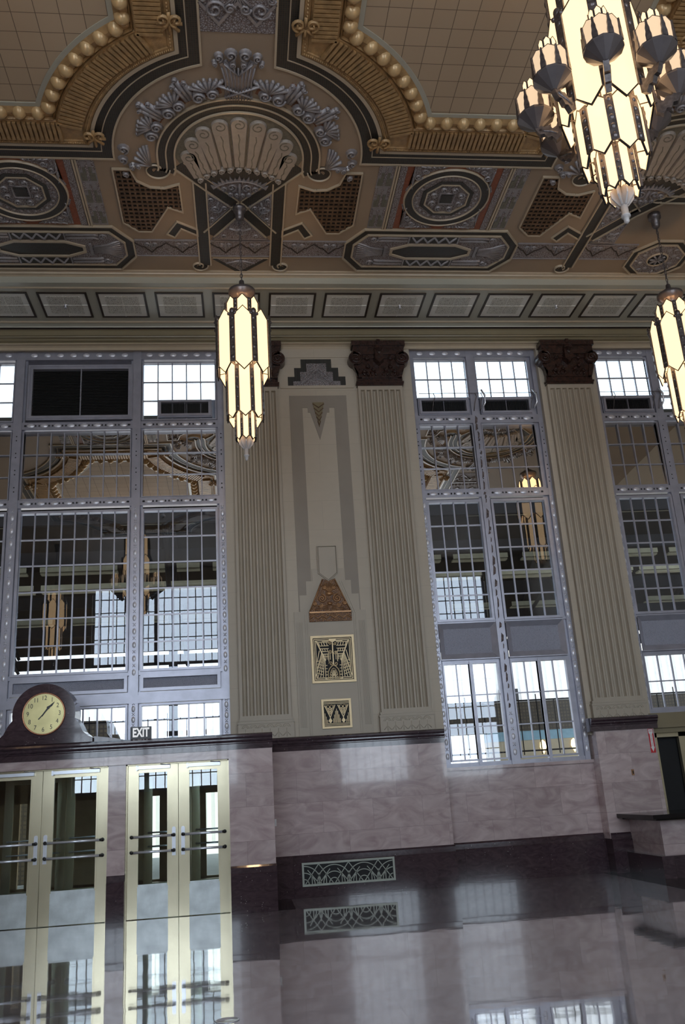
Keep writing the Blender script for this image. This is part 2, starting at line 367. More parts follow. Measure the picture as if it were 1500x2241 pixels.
# ================================================================== SETTING
struct(MB().box(XW-.3, XE+.3, YS-.4, 17.4, -.15, 0).build('floor', 'floor'))
b = MB().prism([(6.6, 17.19), (6.6, 9.5), (12.5, 9.5), (12.5, 17.19)], lambda u, v, w: (u, v, w), 0.0, 0.004)
b.prism([(.452, 15.31), (.74, 15.31), (.74, 16.8), (.452, 16.8)], lambda u, v, w: (u, v, w), 0.0, 0.004)
struct(b.build('trim_1', 'darkfloor'))
struct(MB().box(XW-.3, XE+.3, YS-.4, 17.7, 11.62, 11.9).build('ceiling', 'ceil'))
ceil_main = struct(MB().box(XW, XE, YS, 15.1, ZC, 11.62).build('trim_2', 'ceil'))
struct(MB().box(XW-.3, XW, YS-.4, 17.7, 0, 11.7).build('wall_west', 'cream'))
struct(MB().box(XE, XE+.3, YS-.4, 17.7, 0, 11.7).build('wall_east', 'cream'))
# south wall with three great windows
b = MB()
xs = [XW] + [v for r in SOUTH for v in r[:2]] + [XE]
for i in range(0, len(xs), 2): b.box(xs[i], xs[i+1], YS-.4, YS, 0, 11.6)
for (x0, x1, z0, z1) in SOUTH: b.box(x0, x1, YS-.4, YS, 0, z0); b.box(x0, x1, YS-.4, YS, z1, 11.6)
struct(b.build('wall_south', 'cream'))
for k, (x0, x1, z0, z1) in enumerate(SOUTH):
    b = MB()
    nx = max(6, int((x1-x0)/0.33))
    for i in range(nx+1):
        x = x0+(x1-x0)*i/nx; wd = 0.09 if i % 8 == 0 else 0.018; b.box(x-wd, x+wd, YS-.25, YS-.18, z0, z1)
    for z in [z0+(z1-z0)*i/15 for i in range(16)]:
        wd = 0.1 if z in (z0, z1) or abs(z-7.5) < .28 or abs(z-4.6) < .28 else 0.018; b.box(x0, x1, YS-.25, YS-.18, z-wd, z+wd)
    struct(b.build('window_%d' % (k+4), 'alum'))

# north wall (upper, plastered)
YP, YG = 17.05, 17.25
b = MB()
b.box(-.26, 3.80, YP, 17.7, 2.6, 11.3); b.box(6.68, 7.97, YP, 17.7, 2.5, 11.3)
b.box(XW, -6.28, YP, 17.7, 2.6, 11.3); b.box(10.85, XE, YP, 17.7, 0, 11.3)
b.box(-6.28, -.26, YP, 17.7, 10.94, 11.3); b.box(3.80, 6.68, YP, 17.7, 10.94, 11.3); b.box(7.97, 10.85, YP, 17.7, 10.94, 11.3)
struct(b.build('wall_north', 'cream'))
# soffit slab and cornices (run the whole length)
struct(MB().box(XW, XE, 15.1, 17.7, ZS, 11.62).build('trim_3', 'soffit'))
def run(prof, m, name):
    n = len(prof); v = [(XW, y, z) for (y, z) in prof]+[(XE, y, z) for (y, z) in prof]
    o = MB().add(v, [(i, i+1, n+i+1, n+i) for i in range(n-1)]).build(name, m); return struct(o)
run([(17.06, 10.90), (17.03, 10.90), (17.03, 10.96), (16.99, 10.985), (16.93, 10.99), (16.93, 11.01)], 'line', 'trim_4')
run([(16.93, 11.01), (16.93, 11.03), (16.88, 11.035)], 'olive', 'trim_5')
run([(16.88, 11.035), (16.86, 11.05), (16.86, 11.07), (16.80, 11.08), (16.79, 11.10)], 'olive', 'trim_6')
run([(16.79, 11.10), (16.76, 11.10), (16.76, 11.20), (16.735, 11.215), (16.72, 11.215)], 'olive', 'trim_7')
run([(16.72, 11.215), (16.72, 11.238), (16.68, 11.238)], 'darkline', 'trim_8')  # cornice shadow put into the dark colour of this strip
run([(16.68, 11.238), (16.67, 11.26), (16.63, 11.27), (16.58, 11.28)], 'soffit', 'trim_9')
run([(16.58, 11.28), (16.55, 11.275), (16.53, 11.285), (16.52, 11.301)], 'line', 'trim_10')
run([(15.31, 11.301), (15.30, 11.285), (15.265, 11.28), (15.25, 11.29), (15.25, 11.31)], 'line', 'trim_11')
run([(15.25, 11.31), (15.25, 11.325), (15.21, 11.33)], 'darkline', 'trim_12')  # dark colour stands for the shade in this recess
run([(15.21, 11.33), (15.19, 11.34), (15.19, 11.38), (15.15, 11.39), (15.14, 11.40)], 'olive', 'trim_13')
run([(15.14, 11.40), (15.14, 11.413), (15.11, 11.417)], 'darkline', 'trim_14')
run([(15.11, 11.417), (15.10, 11.43), (15.07, 11.445), (15.02, 11.45), (15.01, 11.47), (14.97, 11.48), (14.97, 11.511)], 'line', 'trim_15')

# ================================================================== CEILING ORNAMENT
fr = CE(ZC)
CX = [0.155, 7.345]; CY = 11.80
def outline(xc, o, nst=30, narc=26):
    # one coffer centred on xc; bitten corners, arcs centred on the fans
    hx = 3.595-.815-o; R = 2.27+o; yc = 6.9; hy = 4.66-o
    dx = .815+o; a0 = math.asin(min(1, dx/R)); dy = CY-(yc+hy); a1 = math.acos(max(-1, min(1, dy/R)))
    pts = []
    # top-left corner (toward -x,+y) : fan at (-3.595, +4.9)
    def corner(sx, sy, rev):
        c = (xc+sx*3.595, yc+sy*4.9)
        L = []
        for i in range(narc+1):
            t = a0+(a1+0*PI-a0)*i/narc       # angle measured from the -y axis (towards centre) to the x axis
            L.append((c[0]-sx*R*math.sin(t), c[1]-sy*R*math.cos(t)))
        return L[::-1] if rev else L
    def seg(p, q, n): return [(p[0]+(q[0]-p[0])*i/n, p[1]+(q[1]-p[1])*i/n) for i in range(1, n)]
    A = corner(-1, 1, False); B = corner(1, 1, True); Cc = corner(1, -1, False); D = corner(-1, -1, True)
    pts += A+seg(A[-1], B[0], nst)+B+seg(B[-1], Cc[0], nst)+Cc+seg(Cc[-1], D[0], nst)+D+seg(D[-1], A[0], nst)
    return pts
def resample(L, i, t):  # point between loops
    return
def coffer(xc, label):
    T = empty('ceiling_coffer', (0, 0, 0)); tag(T, label, 'ceiling coffer', 'gold edged ceiling coffers')
    L = lambda o: outline(xc, o)
    MB().loft([L(-.29), L(-.29), L(0.0), L(0.0)], fr, [0, .012, .012, 0]).build('mosaic_band', 'mosaic', T)
    b = MB()
    for (o0, o1, h) in ((-.315, -.285, .03), (-.135, -.12, .022), (-.01, .045, .05)):
        b.loft([L(o0), L(o0), L(o1), L(o1)], fr, [0, h, h, 0])
    b.build('cream_edge', 'line', T)
    b = MB(); b.loft([L(.045), L(.06), L(.13), L(.145), L(.54), L(.56)], fr, [.03, .05, .05, .035, .06, .03]); 
    oa, ob = .17, .52; fl = []
    dx, dy = .815+ob, 4.9-(4.66-ob); Ro = 2.27+ob; t0, t1 = math.asin(dx/Ro), math.acos(dy/Ro)
    for sx in (-1, 1):
        for sy in (-1, 1):
            c = (xc+sx*3.595, 6.9+sy*4.9); m_ = int((t1-t0)*2.45/.068)
            for i in range(m_+1):
                t = t0+(t1-t0)*i/m_; u = (sx*math.sin(t), sy*math.cos(t)); fl.append(((c[0]-u[0]*(2.27+oa), c[1]-u[1]*(2.27+oa)), (c[0]-u[0]*Ro, c[1]-u[1]*Ro)))
    ex = 3.595-Ro*math.sin(t1); ey = 4.9-Ro*math.cos(t0)
    m_ = int(2*ex/.068)
    for i in range(m_+1):
        x = xc-ex+2*ex*i/m_
        for sy in (-1, 1): fl.append(((x, 6.9+sy*(4.66-oa)), (x, 6.9+sy*(4.66-ob))))
    m_ = int(2*ey/.068)
    for i in range(m_+1):
        y = 6.9-ey+2*ey*i/m_
        for sx in (-1, 1): fl.append(((xc+sx*(2.78-oa), y), (xc+sx*(2.78-ob), y)))
    for p, q in fl:
        b.sweep([p, q], [(-.027, .03), (-.022, .095), (.022, .095), (.027, .03)], fr)
    b.build('fluted_band', 'gold', T)
    b = MB(); rp = outline(xc, .095, 190, 150)
    for i in range(0, len(rp), 2):
        p = rp[i]; b.dome(p, .022, .022, .085, fr, 5, 2)
    b.build('rope_moulding', 'gold', T)
    b = MB(); b.loft([L(.56), L(.58), L(.60)], fr, [.02, .07, .02])
    b.loft([L(.60), L(.70), L(.79)], fr, [.03, .06, .02]).build('bead_bed', 'gold', T)
    b = MB(); o_ = .68; bd_ = []
    dx, dy = .815+o_, 4.9-(4.66-o_); Ro = 2.27+o_; t0, t1 = math.asin(dx/Ro), math.acos(dy/Ro)
    for sx in (-1, 1):
        for sy in (-1, 1):
            c = (xc+sx*3.595, 6.9+sy*4.9); P_ = [(c[0]-sx*Ro*math.sin(t0+(t1-t0)*i/8), c[1]-sy*Ro*math.cos(t0+(t1-t0)*i/8)) for i in range(9)]
            bd_ += list(zip(P_, P_[1:]))
    ex = 3.595-Ro*math.sin(t1); ey = 4.9-Ro*math.cos(t0)
    for sy in (-1, 1): P_ = [(xc-ex+2*ex*i/int(2*ex/.23), 6.9+sy*(4.66-o_)) for i in range(int(2*ex/.23)+1)]; bd_ += list(zip(P_, P_[1:]))
    for sx in (-1, 1): P_ = [(xc+sx*(2.78-o_), 6.9-ey+2*ey*i/int(2*ey/.23)) for i in range(int(2*ey/.23)+1)]; bd_ += list(zip(P_, P_[1:]))
    for p, q in bd_:
        l = math.hypot(q[0]-p[0], q[1]-p[1])
        if l < .05: continue
        ux, uy = (q[0]-p[0])/l, (q[1]-p[1])/l; c = ((p[0]+q[0])/2, (p[1]+q[1])/2)
        rl = min(l*.44, .105)
        def f2(u, v, w_, c=c, ux=ux, uy=uy): return fr(c[0]+ux*u-uy*v, c[1]+uy*u+ux*v, w_)
        b.dome((0, 0), rl, .115, .14, f2, 12, 4)
    b.build('bead_row', 'goldbead', T)
    b = MB(); b.loft([L(.79), L(.79), L(.86), L(.86)], fr, [0, .02, .02, 0]).build('grey_trim', 'soffit', T)
    # corner acanthus scrolls where the flutes meet
    for (sx, sy) in ((-1, 1), (1, 1), (1, -1), (-1, -1)):
        for (px, py) in ((2.70, 2.27), (1.40, 4.44)):
            c = (xc+sx*px, 6.9+sy*py); b = MB()
            for s_ in (-1, 1):
                b.ridge(spiral((c[0]+s_*.09*sx, c[1]-.06*sy), .10, 90, 1.4*s_), .035, .04, fr, w0=.08)
            for a in range(0, 360, 45): b.ridge([c, (c[0]+.17*math.cos(math.radians(a)), c[1]+.17*math.sin(math.radians(a)))], .05, .03, fr, w0=.07)
            b.build('corner_scroll', 'gold', T)
    inner = outline(xc, .80)
    MB().prism(inner, fr, 0, .006).build('tile_field', 'tile', T)
    return T
coffer(3.75, 'gold edged ceiling coffer around the large armed chandelier, right of the central fan')
coffer(-3.44, 'gold edged ceiling coffer at the top left corner of the ceiling')

def mir(P, s): return [(s*u, v) for (u, v) in P]
def at(P, cx): return [(cx+u, v) for (u, v) in P]
def fan_module(cx, label, full=True):
    T = empty('ceiling_fan_ornament'); tag(T, label, 'ceiling ornament', 'fan ornaments between the coffers')
    A = (cx, 12.90); C0 = (cx, CY)
    sides = (-1, 1) if full else (-1, 1)
    # ---- arch band with curled ends
    mo, ln = MB(), MB()
    for s_ in sides:
        p = arc(C0, 1.16, -90, -90+s_*90, 26)
        p += [(cx+s_*1.16, 11.95), (cx+s_*1.165, 12.08)]
        c = (cx+s_*1.345, 12.10)
        a0 = 180 if s_ > 0 else 0
        p += arc(c, .165, a0, a0-s_*470, 30, .03)[1:]
        tp = []
        mo.sweep(p[:30], [(-.125, 0), (-.125, .012), (.125, .012), (.125, 0)], fr)
        mo.sweep(p[28:], [(-.05, 0), (-.05, .012), (.05, .012), (.05, 0)], fr)
        ln.strip([(q[0], q[1]) for q in p[:30]], .022, .028, fr)
        for o in (-.135, .135): ln.sweep(p[:30], [(o-.014, 0), (o-.014, .04), (o+.014, .04), (o+.014, 0)], fr)
        ln.ridge(arc(c, .225, a0, a0-s_*330, 26, .10), .028, .04, fr)
    mo.build('arch_mosaic', 'mosaic', T); ln.build('arch_moulding', 'line', T)
    # ---- X and bars
    mo, ln = MB(), MB()
    X = (cx, 13.03)
    for s_ in sides:
        mo.sweep([(cx+s_*.97, 11.98), X], [(-.10, 0), (-.10, .012), (.10, .012), (.10, 0)], fr)
        for o in (-.11, .11): ln.sweep([(cx+s_*.97, 11.98), X], [(o-.012, 0), (o-.012, .035), (o+.012, .035), (o+.012, 0)], fr)
        if full or s_ < 0:
            mo.sweep([X, (cx+s_*.56, 13.80)], [(-.10, 0), (-.10, .012), (.10, .012), (.10, 0)], fr)
            for o in (-.11, .11): ln.sweep([X, (cx+s_*.56, 13.80)], [(o-.012, 0), (o-.012, .035), (o+.012, .035), (o+.012, 0)], fr)
            xb = cx+s_*.665
            mo.sweep([(xb, 12.30), (xb, 14.78)], [(-.095, 0), (-.095, .014), (.095, .014), (.095, 0)], fr)
            for o in (-.105, .105): ln.sweep([(xb, 12.38), (xb, 14.76)], [(o-.013, 0), (o-.013, .04), (o+.013, .04), (o+.013, 0)], fr)
            a0 = 180 if s_ > 0 else 0
            c = (cx+s_*.78, 14.80)
            sp = arc(c, .12, 180 if s_ > 0 else 0, (180 if s_ > 0 else 0)-s_*480, 26, .02)
            mo.sweep(sp, [(-.032, 0), (-.032, .014), (.032, .014), (.032, 0)], fr)
            ln.ridge(arc(c, .165, a0, a0-s_*400, 26, .06), .026, .045, fr)
            # chevron
            ch = at(mir([(-1.11, 13.44), (-.76, 13.665), (-.76, 13.84), (-1.05, 13.64), (-1.18, 13.90), (-1.31, 13.80)], -s_), cx)
            mo.prism(ch, fr, 0, .012); ln.strip(ch, .022, .035, fr, True)
    # lower V
    if full:
        mo.sweep([(cx-.49, 14.56), (cx, 15.03), (cx+.49, 14.56)], [(-.035, 0), (-.035, .014), (.035, .014), (.035, 0)], fr)
        ln.strip([(cx-.53, 14.53), (cx+.53, 14.53)], .02, .03, fr)
    mo.build('mosaic_cross', 'mosaic', T); ln.build('cross_moulding', 'line', T)
    # ---- silvered triangles
    bg_, rd = MB(), MB()
    tris = [[(0, 13.20), (-.52, 13.95), (.52, 13.95)]] if full else [[(0, 13.20), (-.52, 13.95), (0, 13.95)]]
    for s_ in ((-1, 1) if full else (-1,)): tris.append([(s_*.55, 12.62), (s_*.14, 13.0), (s_*.545, 13.58)])
    for t in tris:
        bg_, rd = MB(), MB(); P = at(t, cx); bg_.prism(P, fr, 0, .018); rd.ridge(offset(P, .02), .022, .04, fr, True)
        g = (sum(p[0] for p in P)/3, sum(p[1] for p in P)/3)
        rd.ridge(spiral(g, .10, 0, 1.6), .03, .03, fr, w0=.018)
        for p in P: 
            m_ = ((p[0]*.55+g[0]*.45), (p[1]*.55+g[1]*.45)); rd.ridge(spiral(m_, .055, 120, 1.3), .022, .03, fr, w0=.018)
        for k in range(3):
            p, q = P[k], P[(k+1) % 3]; m_ = ((p[0]+q[0])/2, (p[1]+q[1])/2); rd.ridge([g, (g[0]*.25+m_[0]*.75, g[1]*.25+m_[1]*.75)], .035, .03, fr, w0=.018)
        bg_.build('cross_relief', 'silverbg', T); rd.build('cross_scrolls', 'silver', T)
    bg_, rd = MB(), MB()
    if full:
        P = at([(-.44, 14.56), (0, 14.96), (.44, 14.56)], cx); bg_.prism(P, fr, 0, .018)
        for k in range(-3, 4): rd.ridge([(cx, 14.60), (cx+k*.09, 14.60+.28*(1-abs(k)/4.5))], .03, .03, fr, w0=.015)
    if full: bg_.build('arrow_relief', 'silverbg', T); rd.build('arrow_rays', 'silver', T)
    # ---- fan: sector ground, petals, scallop, sunburst
    sect = [(cx, 12.86)]+arc(C0, 1.03, 180-9, 360+9, 30)
    sect = [(cx, 12.88), (cx-.92, 12.02)]+arc(C0, 1.02, -180, 0, 30)+[(cx+.92, 12.02)]
    MB().prism(sect, fr, 0, .006).build('fan_ground', 'greentile', T)
    for k in range(-4, 5):
        pt = MB(); th = math.radians(-90+k*21.5); tip = (C0[0]+.80*math.cos(th), C0[1]+.80*math.sin(th)+.02)
        bs = (A[0]+.93*math.sin(math.radians(k*11.5)), A[1]-.93*math.cos(math.radians(k*11.5)))
        dx, dy = tip[0]-bs[0], tip[1]-bs[1]; l = math.hypot(dx, dy); nx, ny = -dy/l, dx/l
        sg = 1 if k <= 0 else -1
        wt, wb = .138, .085
        body = [(bs[0]-nx*wb, bs[1]-ny*wb), (bs[0]+nx*wb, bs[1]+ny*wb), (tip[0]+nx*wt, tip[1]+ny*wt)]
        a1 = math.degrees(math.atan2(ny, nx)); body += arc(tip, wt, a1, a1-180, 10)[1:]
        pt.prism(body, fr, 0, .05, .018)
        gv = MB(); gv.strip(arc(tip, .098, a1-90, a1-90+sg*430, 20, .025), .016, .006, fr, w0=.048)
        q = []
        for i in range(8):
            t = i/7*.8; off = .012*math.sin(i*2.4); q.append((bs[0]+dx*t+nx*off, bs[1]+dy*t+ny*off))
        gv.strip(q, .016, .006, fr, w0=.048); gv.build('petal_groove', 'greentile', pt.build('fan_petal', 'petal', T))
    pt = MB()
    for k in range(-5, 6):
        if True:
            a = math.radians(k*9.2); c = (A[0]+.88*math.sin(a), A[1]-.88*math.cos(a)); sg = -1 if k > 0 else 1
            pt.dome(c, .07, .07, .06, fr, 10, 2); pt.ridge(spiral(c, .055, 90, 1.5*sg), .022, .025, fr, w0=.05)
    pt.build('scroll_row', 'petal', T)
    sc_ = MB(); R = []
    for i in range(91):
        a = -50+i*100/90; r = .80+.055*abs(math.sin(math.radians(i*12))); R.append((A[0]+r*math.sin(math.radians(a)), A[1]-r*math.cos(math.radians(a))))
    inn = [(A[0]+.64*math.sin(math.radians(a)), A[1]-.64*math.cos(math.radians(a))) for a in range(50, -51, -5)]
    sc_.prism(R+inn, fr, 0, .03); sc_.build('black_scallop', 'mosaic', T)
    sb = MB()
    for k in range(-7, 8):
        a = math.radians(k*6.4); d = (math.sin(a), -math.cos(a)); n_ = (d[1], -d[0])
        p0 = (A[0]+d[0]*.60, A[1]+d[1]*.60); tip = (A[0]+d[0]*(.73 if k % 2 == 0 else .68), A[1]+d[1]*(.73 if k % 2 == 0 else .68))
        sb.prism([(p0[0]-n_[0]*.034, p0[1]-n_[1]*.034), (p0[0]+n_[0]*.034, p0[1]+n_[1]*.034), tip], fr, .02, .05)
    sb.ridge([(A[0]+.59*math.sin(math.radians(a)), A[1]-.59*math.cos(math.radians(a))) for a in range(-48, 49, 4)], .04, .05, fr, w0=.01)
    for s_ in (-1, 1):
        for (u, v, r) in ((.13, 12.48, .09), (.27, 12.52, .06), (.05, 12.68, .05), (.16, 12.66, .045)): sb.ridge(spiral((cx+s_*u, v), r, 90, s_*1.5), .028, .035, fr, w0=.02)
    sb.ridge([(cx, 12.38), (cx, 12.80)], .05, .05, fr, w0=.01)
    sb.build('sunburst', 'silver', T)
    MB().prism([(cx, 12.86)]+[(A[0]+.60*math.sin(math.radians(a)), A[1]-.60*math.cos(math.radians(a))) for a in range(-46, 47, 4)], fr, 0, .02).build('sunburst_ground', 'silverbg', T)
    # ---- crest along the arch
    cr = MB(); back = MB()
    def polar(th, r, t=0.0):   # th from straight up (-y), positive to +x
        a = math.radians(th); d = (math.sin(a), -math.cos(a)); n_ = (d[1], -d[0]); return (C0[0]+d[0]*r-n_[0]*t, C0[1]+d[1]*r-n_[1]*t)
    for s_ in (-1, 1):
        for th in (22, 45, 68):
            cr = MB()
            for (t0, r) in ((-6.5, .105), (2.2, .12)):
                c = polar(s_*(th+t0), 1.425); cr.dome(c, r, r, .05, fr, 12, 2); cr.ridge(spiral(c, r*.85, 0, 1.7*s_), .03, .03, fr, w0=.045)
            for j in range(-3, 4):   # shell
                p = polar(s_*(th-5), 1.48); q = polar(s_*(th-5+j*3.0), 1.69-.02*abs(j)); cr.ridge([p, q], .055, .05, fr); cr.dome(q, .032, .032, .05, fr, 8, 2)
            cr.build('crest_shell', 'silver', T); cr = MB()
            if th < 60:
                for j, ln_ in ((-1, 1.74), (0, 1.84), (1, 1.76)):   # feather
                    p = polar(s_*(th+7.5), 1.45, 0); q = polar(s_*(th+7.5+j*2.6), ln_); cr.ridge([polar(s_*(th+7.5+j*2.2), 1.44), q], .078, .055, fr)
                    cr.dome(q, .045, .045, .065, fr, 10, 2); cr.ridge(spiral(polar(s_*(th+7.5+j*3.2), ln_+.02), .035, 0, 1.3*s_), .018, .03, fr, w0=.04)
                cr.build('crest_feather', 'silver', T)
                back.ridge([polar(s_*(th+7.5), 1.40), polar(s_*(th+7.5), 1.78)], .24, .014, fr)
            back.ridge([polar(s_*(th-4), 1.38), polar(s_*(th-4), 1.56)], .40, .012, fr)
        # foot leaf by the curl
        cr = MB()
        for j in range(6):
            p = (cx+s_*1.42, 11.98); cr.ridge([p, (p[0]+s_*(.02+.055*j), p[1]-.44+.035*j*j*.5)], .05, .05, fr)
        for (u, v, r) in ((1.80, 11.62, .10), (1.84, 11.86, .085), (1.72, 12.02, .06), (1.84, 12.20, .06), (1.62, 12.0, .05)):
            cr.dome((cx+s_*u, v), r, r, .04, fr, 10, 2); cr.ridge(spiral((cx+s_*u, v), r*.85, 90, 1.5*s_), .026, .03, fr, w0=.035)
        cr.build('foot_leaf', 'silver', T)
    cr = MB()
    vase = [(-.20, 10.50), (-.21, 10.10), (-.27, 9.86), (-.16, 9.80), (0, 10.05), (.16, 9.80), (.27, 9.86), (.21, 10.10), (.20, 10.50)]
    cr.prism(at(vase, cx), fr, 0, .03, .01)
    for k in range(-4, 5):
        cr.ridge([(cx+k*.042, 10.50), (cx+k*.046, 10.16), (cx+k*.058, 9.92)], .03, .03, fr, w0=.03)
    for s_ in (-1, 1):
        for (u, v, r) in ((.10, 9.70, .095), (.27, 9.74, .07), (.33, 9.85, .045), (.08, 9.86, .05)):
            cr.dome((cx+s_*u, v), r, r, .05, fr, 12, 2); cr.ridge(spiral((cx+s_*u, v), r*.85, 90, 1.5*s_), .026, .03, fr, w0=.045)
        cr.ridge([(cx-s_*.20, 10.46), (cx, 10.37), (cx+s_*.30, 10.24)], .04, .05, fr, w0=.02)
        cr.dome((cx+s_*.33, 10.24), .04, .04, .05, fr, 8, 2)
        cr.ridge([(cx, 10.05), (cx+s_*.20, 9.84)], .03, .05, fr, w0=.02)
    cr.build('palmette', 'silver', T); back.build('crest_ground', 'groove', T)
    # runner between the coffers
    rn, rb = MB(), MB()
    for (y0, y1) in ((7.35, 9.34),):
        rb.prism([(cx-.54, y0), (cx+.54, y0), (cx+.54, y1), (cx-.54, y1)], fr, 0, .01)
        for k in range(2):
            ya = y1-.08-k*1.0
            for s_ in (-1, 1):
                for (u, v, r) in ((.30, -.28, .14), (.10, -.30, .08), (.44, -.45, .06)): rn.ridge(spiral((cx+s_*u, ya+v), r, 0, 1.6*s_), .035, .035, fr, w0=.008)
            rn.strip([(cx-.52, ya-.34), (cx-.26, ya-.05), (cx, ya-.34), (cx+.26, ya-.05), (cx+.52, ya-.34)][:0] or [(cx-.50, ya-.40), (cx-.25, ya-.06), (cx, ya-.40), (cx+.25, ya-.06), (cx+.50, ya-.40)], .04, .03, fr)
            for j in range(-3, 4): rn.ridge([(cx, ya-.52), (cx+j*.06, ya-.33)], .03, .03, fr)
            rn.strip([(cx-.54, ya-.62), (cx+.54, ya-.62)], .06, .035, fr)
            for j in range(-4, 5): rn.ridge(spiral((cx+j*.115, ya-.80), .055, 90, 1.5), .022, .03, fr, w0=.008)
    rb.build('runner_ground', 'silverbg', T); rn.build('runner_relief', 'silver', T)
    return T
fan_module(CX[0], 'large central fan ornament with mosaic arch and black cross above the hanging lantern')
fan_module(CX[1], 'partly hidden fan ornament at the right edge, behind the large chandelier', full=False)

# little zigzag frieze pieces, mesh grilles, medallions, long octagons
def frieze(x0, x1, label, y0=13.99, y1=14.47):
    T = empty('zigzag_frieze'); tag(T, label, 'ceiling frieze', 'zigzag frieze pieces')
    MB().prism([(x0, y0), (x1, y0), (x1, y1), (x0, y1)], fr, 0, .010).build('frieze_ground', 'silverbg', T)
    b, m2 = MB(), MB()
    n = max(1, round((x1-x0)/.56)); st = (x1-x0)/n; P = []; h = y1-y0
    for i in range(n):
        a = x0+i*st
        P += [(a, y1-h*.30 if i else y1-h*.25), (a+st*.2, y1-h*.45), (a+st*.2, y1-h*.52), (a+st*.5, y0+h*.14)] if False else [(a, y0+h*.18), (a+st*.22, y0+h*.45), (a+st*.28, y0+h*.45), (a+st*.5, y0+h*.80), (a+st*.72, y0+h*.45), (a+st*.78, y0+h*.45)]
        for s_ in (-1, 1): b.ridge(spiral((a+st*.5+s_*st*.13, y0+h*.28), .06, 90, 1.6*s_), .024, .03, fr, w0=.008)
        b.ridge([(a+st*.5, y0+h*.12), (a+st*.5, y0+h*.65)], .03, .03, fr)
        for j in range(5): b.dome((a+st*(.1+.2*j), y1-.05), .016, .016, .025, fr, 6, 2)
    P.append((x1, y0+h*.18)); m2.ridge(P, .03, .025, fr)
    for y in (y0, y1): b.strip([(x0, y), (x1, y)], .02, .03, fr)
    b.build('frieze_scrolls', 'silver', T); m2.build('zigzag_line', 'darkline', T)
for (a, c_, l) in ((-1.76, -.63, 'between the central cross and the left long octagon'), (-.39, .70, 'between the two legs of the central cross'), (.93, 2.12, 'between the central cross and the right long octagon'),
                   (5.44, 6.56, 'left of the far right mosaic bar'), (6.80, 7.86, 'between the far right mosaic bar and the small octagon'), (-8.4, -7.4, 'at the far left end')):
    frieze(a, c_, 'silvered zigzag ceiling frieze strip '+l)
MESH = [(-2.035, 12.085), (-1.755, 12.085), (-1.68, 12.37), (-1.48, 12.52), (-1.25, 12.54), (-1.0, 12.43), (-.985, 13.17), (-1.233, 13.04), (-1.57, 13.725), (-1.80, 13.725), (-2.04, 13.475)]
def inside(p, poly):
    r = False
    for i in range(len(poly)):
        a, b_ = poly[i-1], poly[i]
        if (a[1] > p[1]) != (b_[1] > p[1]) and p[0] < (b_[0]-a[0])*(p[1]-a[1])/(b_[1]-a[1])+a[0]: r = not r
    return r
def meshgrille(cx, s_, label):
    T = empty('ceiling_mesh_grille'); tag(T, label, 'ceiling grille', 'brown mesh grilles in the ceiling')
    P = at(mir(MESH, -s_), cx)
    MB().prism(P, fr, 0, .004).build('grille_void', 'dark', T)
    b = MB(); st = .07
    x0, x1 = min(p[0] for p in P), max(p[0] for p in P); y0, y1 = min(p[1] for p in P), max(p[1] for p in P)
    Q = offset(P, .004)
    def runs(f, a0, a1):
        out = []; cur = None; n = 120
        for i in range(n+1):
            t = a0+(a1-a0)*i/n
            if inside(f(t), Q):
                if cur is None: cur = t
                last = t
            elif cur is not None: out.append((cur, last)); cur = None
        if cur is not None: out.append((cur, last))
        return out
    x = x0+st/2
    while x < x1:
        for (a, c_) in runs(lambda t: (x, t), y0, y1): b.strip([(x, a), (x, c_)], .030, .022, fr)
        x += st*1.25
    y = y0+st/2
    while y < y1:
        for (a, c_) in runs(lambda t: (t, y), x0, x1): b.strip([(a, y), (c_, y)], .034, .026, fr)
        y += st*1.5
    b.build('grille_bars', 'mesh', T)
    MB().strip(P, .024, .04, fr, True).build('grille_moulding', 'line', T)
meshgrille(CX[0], -1, 'brown mesh grille left of the central cross'); meshgrille(CX[0], 1, 'brown mesh grille right of the central cross')
meshgrille(CX[1], -1, 'brown mesh grille below the large chandelier, at right')

